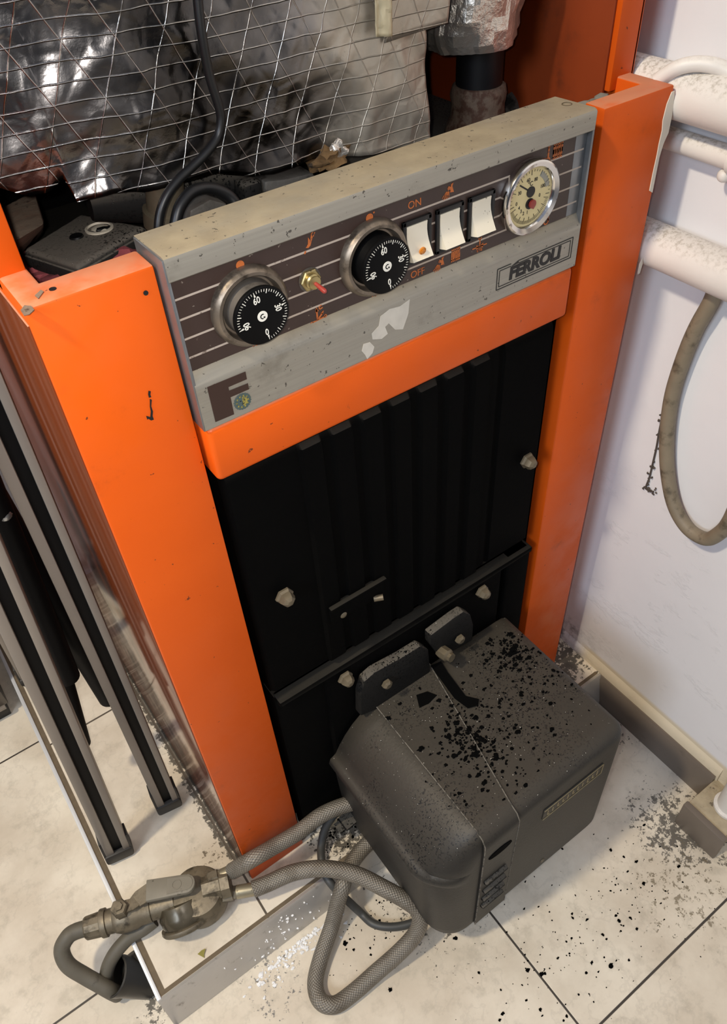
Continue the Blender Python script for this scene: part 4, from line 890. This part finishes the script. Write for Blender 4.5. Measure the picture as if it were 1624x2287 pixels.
# flow pipe with its crumpled foil wrap
px_, py_ = 0.4745, 0.150
b = MB(); b.lathe([(0.0215, 0.802), (0.0215, 1.05)], (px_, py_, 0), (0, 0, 1), 0, 32)
PI_ = thing('flow_pipe', (px_, py_, 0.796), 'black vertical pipe rising from the boiler top inside a rusty collar', 'pipe')
b.build('pipe', 'pipe_black', PI_)
b = MB(); b.lathe([(0.031, 0.7965), (0.030, 0.803), (0.026, 0.812), (0.0250, 0.822), (0.0265, 0.832), (0.0245, 0.839), (0.0222, 0.840)], (px_, py_, 0), (0, 0, 1), 0, 40, None, 0.02)
b.build('sealed_collar', 'rust_wrap', PI_, 60)
b = MB(); b.lathe([(0.012, 0), (0.012, 0.012), (0.008, 0.014), (0, 0.014)], (0.5289, 0.1651, 0.8020), (0.4, -0.6, 0.5), 0, 6); b.build('collar_plug', 'grey_metal', PI_)
def wrap_r(a, h):
    n_ = noise.noise(Vector((math.cos(a) * 1.6, math.sin(a) * 1.6, h * 26))) ; m2 = abs(noise.noise(Vector((math.cos(a) * 4 + h * 30, math.sin(a) * 4, h * 40 + 5))))
    return 1 + 0.16 * n_ + 0.14 * (m2 - 0.2)
b = MB(); rings = []
wc = Vector((0.452, 0.148, 0))
for (r, z, ox_) in ((0.041, 0.8805, 0.012), (0.0455, 0.8780, 0.008), (0.047, 0.885, 0.004), (0.050, 0.894, 0.004), (0.052, 0.904, 0.006), (0.054, 0.916, 0.008), (0.056, 0.932, 0.010), (0.058, 0.955, 0.012), (0.058, 0.99, 0.012), (0.058, 1.04, 0.012)):
    rr = []
    for k in range(72):
        a = 2 * math.pi * k / 72; R_ = r * wrap_r(a, z); tilt = -0.010 * math.cos(a) + 0.012 * math.cos(a) ** 2 * (1 if math.cos(a) > 0 else 0)
        rr.append(b.bm.verts.new((wc.x + ox_ + R_ * math.cos(a), wc.y + R_ * 0.85 * math.sin(a), z + (0.016 * max(0, math.cos(a)) ** 2 if z < 0.9 else 0))))
    rings.append(rr)
for i in range(len(rings) - 1):
    for k in range(72): b.bm.faces.new((rings[i][k], rings[i][(k + 1) % 72], rings[i + 1][(k + 1) % 72], rings[i + 1][k]))
bmesh.ops.recalc_face_normals(b.bm, faces=b.bm.faces)
o = b.build('foil_wrap', 'foil2', None, 12); solidify(o, 0.0006, 1.0)
tag(o, 'crumpled foil wrap round the vertical black pipe at the back', 'insulation')

# cables over the foil
b = MB(); b.tube([(0.1807, 0.0850, 0.9813), (0.1784, 0.0850, 0.9630), (0.1770, 0.0850, 0.9425), (0.1779, 0.0860, 0.9200), (0.1807, 0.0860, 0.9014), (0.1807, 0.0860, 0.8914), (0.1761, 0.0860, 0.8822), (0.1651, 0.0840, 0.8751), (0.1521, 0.0830, 0.8690), (0.1390, 0.0810, 0.8640), (0.1274, 0.0790, 0.8568), (0.1192, 0.0780, 0.8464), (0.1141, 0.0780, 0.8318), (0.1133, 0.0900, 0.8072)], 0.0032)
tag(b.build('hanging_cable', 'cable', None), 'black cable hanging in front of the silver foil blanket', 'cable')
b = MB(); b.tube([(0.1235, 0.0750, 0.8266), (0.1278, 0.0750, 0.8384), (0.1350, 0.0770, 0.8484), (0.1472, 0.0800, 0.8540), (0.1619, 0.0820, 0.8517), (0.1737, 0.0800, 0.8438), (0.1786, 0.0760, 0.8325), (0.1793, 0.0750, 0.8190)], 0.0042)
tag(b.build('looped_cable', 'cable', None), 'thick black cable bent in a loop behind the control panel', 'cable')

# ------------------------------------------------------------------ pipes and hose on the right wall
def wpipe(name, z, x, r, label, rings=()):
    b = MB(); b.tube([(x, -0.95, z), (x, 0.50, z)], r, 0, 32, False)
    t_ = thing(name, (x, -0.2, z), label, 'pipe', 'white pipes on the wall'); b.build('pipe', 'pipe_white', t_)
    for (y, w_, rr) in rings:
        b = MB(); b.tube([(x, y - w_, z), (x, y - w_ * 0.7, z), (x, y + w_ * 0.7, z), (x, y + w_, z)], rr, 0, 28, False); b.build('coupling', 'pipe_white', t_)
    return t_
wpipe('wall_pipe', 0.8395, 0.580, 0.0212, 'thick white wall pipe running highest, under the curved white tube')
t_ = wpipe('wall_pipe', 0.7955, 0.594, 0.0098, 'thin white wall pipe between the two thick ones', ((-0.062, 0.012, 0.0125), (-0.082, 0.010, 0.0115)))
b = MB(); b.blob((0.5920, -0.0463, 0.7807), 0.006, 0, 3, (1, 1, 1), 0.0); b.build('drain_knob', 'pipe_white', t_)
wpipe('wall_pipe', 0.7025, 0.582, 0.0208, 'thick white wall pipe running lowest, above the hanging hose')
b = MB(); b.tube([(0.5600, 0.0189, 0.8509), (0.5620, 0.0138, 0.8557), (0.5660, 0.0050, 0.8624), (0.5720, -0.0060, 0.8660), (0.5780, -0.0181, 0.8661), (0.5840, -0.0292, 0.8630), (0.5880, -0.0433, 0.8576)], 0.0062, 0, 18)
tag(b.build('curved_tube', 'pipe_white', None), 'slim curved white tube lying across the top of the highest wall pipe', 'tube')
b = MB(); b.tube([(0.5920, -0.0698, 0.6826), (0.5920, -0.0681, 0.6651), (0.5940, -0.0588, 0.6274), (0.5950, -0.0537, 0.5838), (0.5950, -0.0531, 0.5396), (0.5950, -0.0596, 0.4932), (0.5950, -0.0725, 0.4478), (0.5940, -0.0929, 0.4093), (0.5930, -0.1184, 0.3902), (0.5920, -0.1436, 0.3926), (0.5910, -0.1566, 0.4122), (0.5900, -0.1637, 0.4416), (0.5900, -0.1644, 0.4957)], 0.0083, 0, 18)
tag(b.build('hanging_hose', 'rubber_wall', None), 'grimy grey hose hanging in a U loop on the white wall', 'hose')
b = MB(); wp = [(0.6050, -0.0420, 0.5000), (0.6050, -0.0432, 0.4810), (0.6050, -0.0451, 0.4585), (0.6050, -0.0460, 0.4345), (0.6050, -0.0467, 0.4109), (0.6050, -0.0458, 0.3953), (0.6050, -0.0514, 0.3925), (0.6050, -0.0573, 0.3962)]
b.tube(wp, 0.0011, 0, 6)
for p in wp:
    for k in range(5): b.blob(Vector(p) + Vector((0, rnd.uniform(-.006, .006), rnd.uniform(-.012, .012))) * 0.6, rnd.uniform(0.0008, 0.0018), 0, 1, (1, 1, 1), 0.5)
tag(b.build('cobweb', 'web', None), 'dusty strand of cobweb hanging on the wall beside the hose loop', 'cobweb')
b = MB(); b.lathe([(0.021, 0), (0.021, 0.004), (0.017, 0.006), (0.017, 0.12)], (0.5865, -0.309, -0.0095), (0, 0, 1), 0, 32)
tag(b.build('floor_pipe', 'pipe_white', None), 'white pipe stub standing on the mortar ledge at the wall foot', 'pipe')

# ------------------------------------------------------------------ oil filter valve and hoses
va = Vector((-0.2006, 0.0586, 0.0370)); vb_ = Vector((-0.1275, 0.0320, 0.0370)); vf = Vector((-0.0779, 0.0100, 0.0400)); vo = Vector((-0.0412, -0.0017, 0.0400))
ax = (vb_ - va).normalized(); zup = Vector((0, 0, 1)); side = ax.cross(zup).normalized(); VAX = vf - va
V_ = thing('filter_valve', tuple((va + vf) / 2 - Vector((0, 0, 0.037))), 'grimy metal oil filter with shut-off lever lying at the platform corner', 'valve')
L = (vb_ - va).length
b = MB(); b.lathe([(0.0125, 0.0), (0.0140, 0.002), (0.0150, 0.016), (0.0150, 0.020)], va, ax, 0, 12); b.build('compression_nut', 'valve', V_, 20)
b = MB(); b.lathe([(0.0165, 0.0200), (0.0172, 0.0210), (0.0172, 0.0270), (0.0150, 0.0275), (0.0150, 0.036), (0.0160, 0.0370), (0.0182, 0.043), (0.0188, 0.053), (0.0182, 0.063), (0.0160, 0.068), (0.0158, 0.082), (0.0145, 0.083), (0.0145, (vf - va).length - 0.02)], va, ax, 0, 36)
b.build('ball_body', 'valve', V_, 40)
bolt = va + ax * 0.050 + zup * 0.016
b = MB(); b.lathe([(0.0095, 0), (0.0095, 0.008), (0.0110, 0.009), (0.0110, 0.0155), (0.0095, 0.0175), (0.0055, 0.0178), (0.0055, 0.0205), (0, 0.021)], bolt, zup, 0, 6); b.build('lever_bolt', 'valve', V_, 20)
l0 = bolt + zup * 0.010 + ax * 0.012; l1 = Vector((-0.1307, 0.0397, 0.0620)); l2 = Vector((-0.1140, 0.0362, 0.0690)); l3 = Vector((-0.0634, 0.0107, 0.0690))
def plank(m_, p, q, w, t, mi=0, bev=0.0):
    d = (q - p).normalized(); s_ = d.cross(zup).normalized(); n_ = s_.cross(d)
    m_.hexa([p - s_ * w - n_ * t, q - s_ * w - n_ * t, q + s_ * w - n_ * t, p + s_ * w - n_ * t], [p - s_ * w + n_ * t, q - s_ * w + n_ * t, q + s_ * w + n_ * t, p + s_ * w + n_ * t], mi, bev)
def strip(m_, pts, ws, t, mi=0):
    rows = []
    for k, p in enumerate(pts):
        d = (pts[min(k + 1, len(pts) - 1)] - pts[max(k - 1, 0)]).normalized(); s_ = d.cross(zup).normalized(); n_ = s_.cross(d)
        rows.append([m_.bm.verts.new(p + s_ * a * ws[k] + n_ * c_ * t) for a, c_ in ((-1, -1), (1, -1), (1, 1), (-1, 1))])
    fs = []
    for k in range(len(rows) - 1):
        for e in range(4): fs.append(m_.bm.faces.new((rows[k][e], rows[k][(e + 1) % 4], rows[k + 1][(e + 1) % 4], rows[k + 1][e])))
    fs.append(m_.bm.faces.new(rows[0][::-1])); fs.append(m_.bm.faces.new(rows[-1])); bmesh.ops.recalc_face_normals(m_.bm, faces=fs)
b = MB(); la = l0 - ax * 0.012
strip(b, [la, l0 + (l1 - l0) * 0.25, l0 + (l1 - l0) * 0.75, l1, l2, l2 + (l3 - l2) * 0.2], [0.0070, 0.0072, 0.0080, 0.0098, 0.0108, 0.0108], 0.0014); b.build('lever_arm', 'valve', V_, 35)
d = (l3 - l2).normalized(); s_ = d.cross(zup).normalized(); n_ = s_.cross(d); Lg = (l3 - l2).length
P = [(-0.004, -0.0128), (-0.004, 0.0128)] + [(Lg - 0.0105 + 0.0105 * math.cos(a), 0.0115 * math.sin(a)) for a in [math.pi / 2 - i * math.pi / 10 for i in range(11)]]
b = MB(); b.prism([l2 + d * p[0] + s_ * p[1] - n_ * 0.0035 for p in P], n_ * 0.0080, 0, 0.0012)
P2 = [(0.022, -0.0095), (0.022, 0.0095)] + [(Lg - 0.0105 + 0.0075 * math.cos(a), 0.0082 * math.sin(a)) for a in [math.pi / 2 - i * math.pi / 8 for i in range(9)]]
b.prism([l2 + d * p[0] + s_ * p[1] + n_ * 0.0044 for p in P2], n_ * 0.0007, 0)
d = (l3 - l2).normalized(); b.lathe([(0.0060, 0.0), (0.0060, 0.0006), (0.0050, 0.0006), (0.0050, 0.0)], l2 + (l3 - l2) * 0.60 + zup * 0.0051, zup, 0, 24, caps=False); b.build('lever_grip', 'lever', V_, 30)
hd = Vector((-0.0670, 0.0105, 0.0450))
b = MB(); b.lathe([(0.0, 0.012), (0.030, 0.012), (0.0350, 0.016), (0.0360, 0.022), (0.0345, 0.040), (0.0310, 0.049), (0.018, 0.053), (0, 0.0535)], (hd.x, hd.y, 0.0), (0, 0, 1), 0, 44)
b.lathe([(0.016, -0.010), (0.0165, 0.012), (0.0185, 0.013), (0.0185, 0.024), (0.0165, 0.025), (0, 0.025)], hd + ax * 0.018, ax, 0, 8); b.build('filter_head', 'valve', V_, 40)
bw = Vector((-0.0919, 0.0049, 0.0260))
b = MB(); adir = Vector((-0.10, -0.55, -0.45)).normalized()
b.lathe([(0.026, -0.018), (0.031, -0.004), (0.0300, 0.006), (0.0290, 0.010)], bw, adir, 1, 44)
b.lathe([(0.0310, 0.008), (0.0330, 0.009), (0.0335, 0.0125), (0.0320, 0.015), (0.030, 0.015)], bw, adir, 0, 44)
b.lathe([(0.029, 0.013), (0.026, 0.017), (0.015, 0.021), (0, 0.022)], bw, adir, 1, 44); b.build('filter_bowl', ['valve', 'bowl'], V_, 40)
h1a = Vector((-0.0481, 0.0105, 0.0500)); h1b = Vector((-0.0226, 0.0035, 0.0540)); h2a = Vector((-0.0477, -0.0052, 0.0360)); h2b = Vector((-0.0126, -0.0231, 0.0360))
for (p, q) in ((h1a, h1b), (h2a, h2b)):
    d = (q - p); Lq = d.length
    b = MB(); b.lathe([(0.0100, 0), (0.0105, 0.001), (0.0105, Lq * 0.5), (0.0085, Lq * 0.52), (0.0085, Lq * 0.6)], p, d, 0, 6); b.build('hose_nut', 'valve', V_, 20)
    b = MB(); b.lathe([(0.0078, Lq * 0.6), (0.0084, Lq * 0.62), (0.0084, Lq * 1.15), (0.0080, Lq * 1.2), (0.0080, Lq * 1.25)], p, d, 0, 24); b.build('hose_ferrule', 'steel_ferrule', V_, 30)
b = MB(); b.tube([h1a + (h1b - h1a) * 1.15, (0.0081, -0.0135, 0.0852), (0.0430, -0.0135, 0.0777), (0.0751, -0.0160, 0.0776), (0.1035, -0.0185, 0.0863), (0.1258, -0.0230, 0.0883), (0.1506, -0.0300, 0.0864)], 0.0102, 0, 20)
tag(b.build('braided_hose', 'braid', None), 'steel-braided hose running straight from the valve up behind the burner', 'hose', 'braided hoses')
b = MB(); b.tube([h2a + (h2b - h2a) * 1.15, (0.0126, -0.0314, 0.0370), (0.0417, -0.0405, 0.0430), (0.0693, -0.0573, 0.0500), (0.0911, -0.0765, 0.0520), (0.1099, -0.0992, 0.0500), (0.1270, -0.1281, 0.0440), (0.1411, -0.1509, 0.0340), (0.1485, -0.1659, 0.0220), (0.1452, -0.1754, 0.0060), (0.1330, -0.1790, -0.0120), (0.1078, -0.1785, -0.0300), (0.0738, -0.1754, -0.0480), (0.0384, -0.1755, -0.0525), (0.0114, -0.1729, -0.0525), (-0.0010, -0.1589, -0.0525), (0.0044, -0.1382, -0.0525), (0.0256, -0.1188, -0.0500), (0.0568, -0.0988, -0.0400), (0.0777, -0.0880, -0.0100), (0.0911, -0.0825, 0.0120), (0.1083, -0.0701, 0.0125), (0.1315, -0.0622, 0.0160), (0.1577, -0.0602, 0.0220), (0.1873, -0.0612, 0.0280)], 0.0104, 0, 20, True, 6)
tag(b.build('braided_hose', 'braid', None), 'grey braided hose looping down onto the floor in front of the step', 'hose', 'braided hoses')
b = MB(); b.tube([(0.1370, -0.0153, 0.0600), (0.1233, -0.0151, 0.0520), (0.1093, -0.0164, 0.0360), (0.0971, -0.0237, 0.0200), (0.0874, -0.0364, 0.0080), (0.0813, -0.0541, 0.0060), (0.0825, -0.0713, -0.0020), (0.0912, -0.0867, -0.0300), (0.1003, -0.1024, -0.0560), (0.1058, -0.1227, -0.0575), (0.1191, -0.1380, -0.0575), (0.1397, -0.1504, -0.0575), (0.1697, -0.1607, -0.0560), (0.2002, -0.1660, -0.0500)], 0.0054, 0, 14)
tag(b.build('power_cable', 'grey_cable', None), 'thin dark power cable curling from behind the burner to the floor', 'cable')
# thin copper-like tubes into the conduit
b = MB(); b.tube([va + ax * 0.004, va - ax * 0.012, (-0.2227, 0.0626, 0.0360), (-0.2349, 0.0576, 0.0260), (-0.2367, 0.0433, 0.0120), (-0.2264, 0.0256, -0.0040), (-0.2166, 0.0105, -0.0140), (-0.2096, -0.0001, -0.0240), (-0.2065, -0.0009, -0.0450)], 0.0098, 0, 20)
tag(b.build('oil_tube', 'rubber', None), 'grey oil tube curving from the valve end down into the black conduit', 'tube', 'oil tubes')
b = MB(); b.tube([(-0.1267, 0.0232, 0.0200), (-0.1442, 0.0239, 0.0160), (-0.1611, 0.0282, 0.0100), (-0.1810, 0.0258, 0.0040), (-0.1956, 0.0223, -0.0060), (-0.2058, 0.0181, -0.0200), (-0.2135, 0.0182, -0.0500)], 0.0088, 0, 20)
tag(b.build('oil_tube', 'rubber', None), 'grey oil tube passing beneath the valve into the black conduit', 'tube', 'oil tubes')
c0 = Vector((-0.1954, 0.0080, -0.0200)); c1 = Vector((-0.1877, 0.0133, -0.0500)); c2 = Vector((-0.1717, 0.0092, -0.0380))
cd = Vector((-0.55, 0.25, 0.75)).normalized()
CO = thing('conduit_elbow', (c0.x + 0.01, c0.y, ZF), 'black plastic conduit elbow coming out of the floor beside the platform corner', 'conduit')
b = MB(); b.lathe([(0.023, -0.050), (0.0235, -0.010), (0.0245, -0.004), (0.0245, 0.004), (0.0222, 0.005), (0.0205, 0.003), (0.0200, -0.010), (0.0195, -0.03), (0, -0.03)], c0, cd, 0, 40); b.build('conduit_mouth', 'conduit', CO, 40)
b = MB(); b.tube([c0 - cd * 0.030, c0 - cd * 0.046 + Vector((0.006, 0, 0.004)), c0 - cd * 0.05 + Vector((0.020, 0.004, 0.006)), Vector((c2.x, c2.y, ZF + 0.02)), Vector((c2.x + 0.004, c2.y + 0.004, ZF - 0.01))], 0.0225, 0, 28, True, 8); b.build('conduit_bend', 'conduit', CO, 40)
b = MB(); lp = Vector((-0.0956, -0.0410, 0.0008)); b.prism([lp + Vector((-0.005, 0.003, 0)), lp + Vector((0.001, 0.0035, 0.001)), lp + Vector((0.006, 0.002, 0.002)), lp + Vector((0.001, -0.003, 0.0005)), lp + Vector((0.0, -0.006, 0))], (0, 0, 0.0006), 0)
tag(b.build('dry_leaf', 'leaf', None), 'tiny olive leaf scrap on the platform tile below the valve', 'leaf')

# ------------------------------------------------------------------ folding stand leaning beside the boiler
ST_ = thing('folding_stand', (-0.09, 0.15, 0.0), 'folded stand of black and grey legs leaning beside the orange boiler', 'stand')
def leg(p, q, wdir, w, t, name='leg'):
    p = Vector(p); q = Vector(q); d = (q - p).normalized(); wv = Vector(wdir); wv = (wv - d * wv.dot(d)).normalized(); n_ = d.cross(wv).normalized()
    if n_.y > 0: n_ = -n_
    def bar(m_, a0, a1, b0, b1, mi, lo=p, hi=q, bev=0.0012):
        m_.hexa([lo + wv * a0 + n_ * b0, lo + wv * a1 + n_ * b0, lo + wv * a1 + n_ * b1, lo + wv * a0 + n_ * b1], [hi + wv * a0 + n_ * b0, hi + wv * a1 + n_ * b0, hi + wv * a1 + n_ * b1, hi + wv * a0 + n_ * b1], mi, bev)
    m_ = MB(); bar(m_, -w, -w * 0.30, -t, t, 0); bar(m_, w * 0.45, w, -t, t, 0); bar(m_, -w * 0.32, w * 0.47, -t, t * 0.62, 1, p, q, 0.0004)
    o_ = m_.build(name, ['leg_grey', 'leg_black'], ST_, 30)
    m_ = MB(); lo = p; hi = p + d * 0.030
    bar(m_, -w - 0.0028, w + 0.0028, -t - 0.0028, t + 0.0030, 0, lo - d * 0.002, lo + d * 0.020, 0.004)
    bar(m_, -w - 0.0028, -w + 0.0006, -t, t, 0, lo, lo + d * 0.055, 0.001); bar(m_, w - 0.0006, w + 0.0024, -t, t, 0, lo, lo + d * 0.050, 0.001)
    m_.build('rubber_foot', 'foot_black', o_, 40)
    return o_
leg((-0.1300, 0.140, 0.0050), (-0.0580, 0.142, 0.95), (1, -0.15, 0), 0.0160, 0.010)
leg((-0.0450, 0.162, 0.0050), (-0.0210, 0.150, 0.95), (1, -0.15, 0), 0.0150, 0.010)
leg((-0.1374, 0.4953, 0.0060), (-0.1250, 0.4400, 0.2595), (1, -0.15, 0), 0.012, 0.008)
b = MB(); b.tube([(-0.0563, 0.1900, 0.6512), (-0.0790, 0.2000, 0.3128)], 0.0135, 0, 20, False)
b.build('cross_bar', 'leg_black', ST_)
pe = Vector((-0.0790, 0.2000, 0.3128)); pd = (pe - Vector((-0.0563, 0.1900, 0.6512))).normalized()
b = MB(); b.lathe([(0.0098, 0), (0.0098, 0.0012), (0, 0.002)], pe, pd, 0, 24); b.build('bar_end_cap', 'rivet', ST_)
b = MB(); b.tube([(-0.0609, 0.2150, 0.6017), (-0.0473, 0.2350, 0.1950)], 0.0150, 0, 20, False, rs=None); b.build('cross_bar', 'leg_black', ST_)
b = MB(); b.tube([(-0.0762, 0.2400, 0.3299), (-0.1049, 0.2400, 0.1290)], 0.0110, 0, 18, False); b.build('cross_bar', 'leg_black', ST_)
b = MB(); b.tube([(-0.0547, 0.2600, 0.4180), (-0.0539, 0.2700, 0.3222)], 0.0090, 0, 16, False); b.build('stay', 'leg_black', ST_)
for p in ((-0.0587, 0.1860, 0.5801), (-0.0556, 0.1900, 0.5982)):
    b = MB(); b.lathe([(0.0085, 0), (0.0082, 0.002), (0.006, 0.0055), (0.003, 0.0068), (0, 0.007)], p, (0.1, -1, 0.5), 0, 20); b.build('rivet', 'rivet', ST_, 40)
b = MB(); b.tube([(-0.0516, 0.2050, 0.6118), (-0.0487, 0.2200, 0.5137), (-0.0498, 0.2500, 0.2962)], 0.0040, 0, 12, False); b.build('stay_rod', 'leg_grey', ST_)

# dark cabinet whose lower corner shows at the left edge
CA = thing('cabinet', (-0.35, 0.57, ZF), 'dark brown cabinet corner on the tiles left of the platform', 'cabinet')
b = MB(); b.box((-0.60, 0.499, ZF + 0.035), (-0.184, 0.655, 0.75), 0, 0.002); b.build('carcass', 'cabinet', CA)
b = MB(); b.box((-0.60, 0.494, ZF + 0.030), (-0.190, 0.500, ZF + 0.037), 0, 0.001); b.build('bottom_trim', 'leg_grey', CA)
b = MB(); b.box((-0.59, 0.505, ZF), (-0.190, 0.655, ZF + 0.035), 0, 0.001); b.build('plinth', 'black', CA)
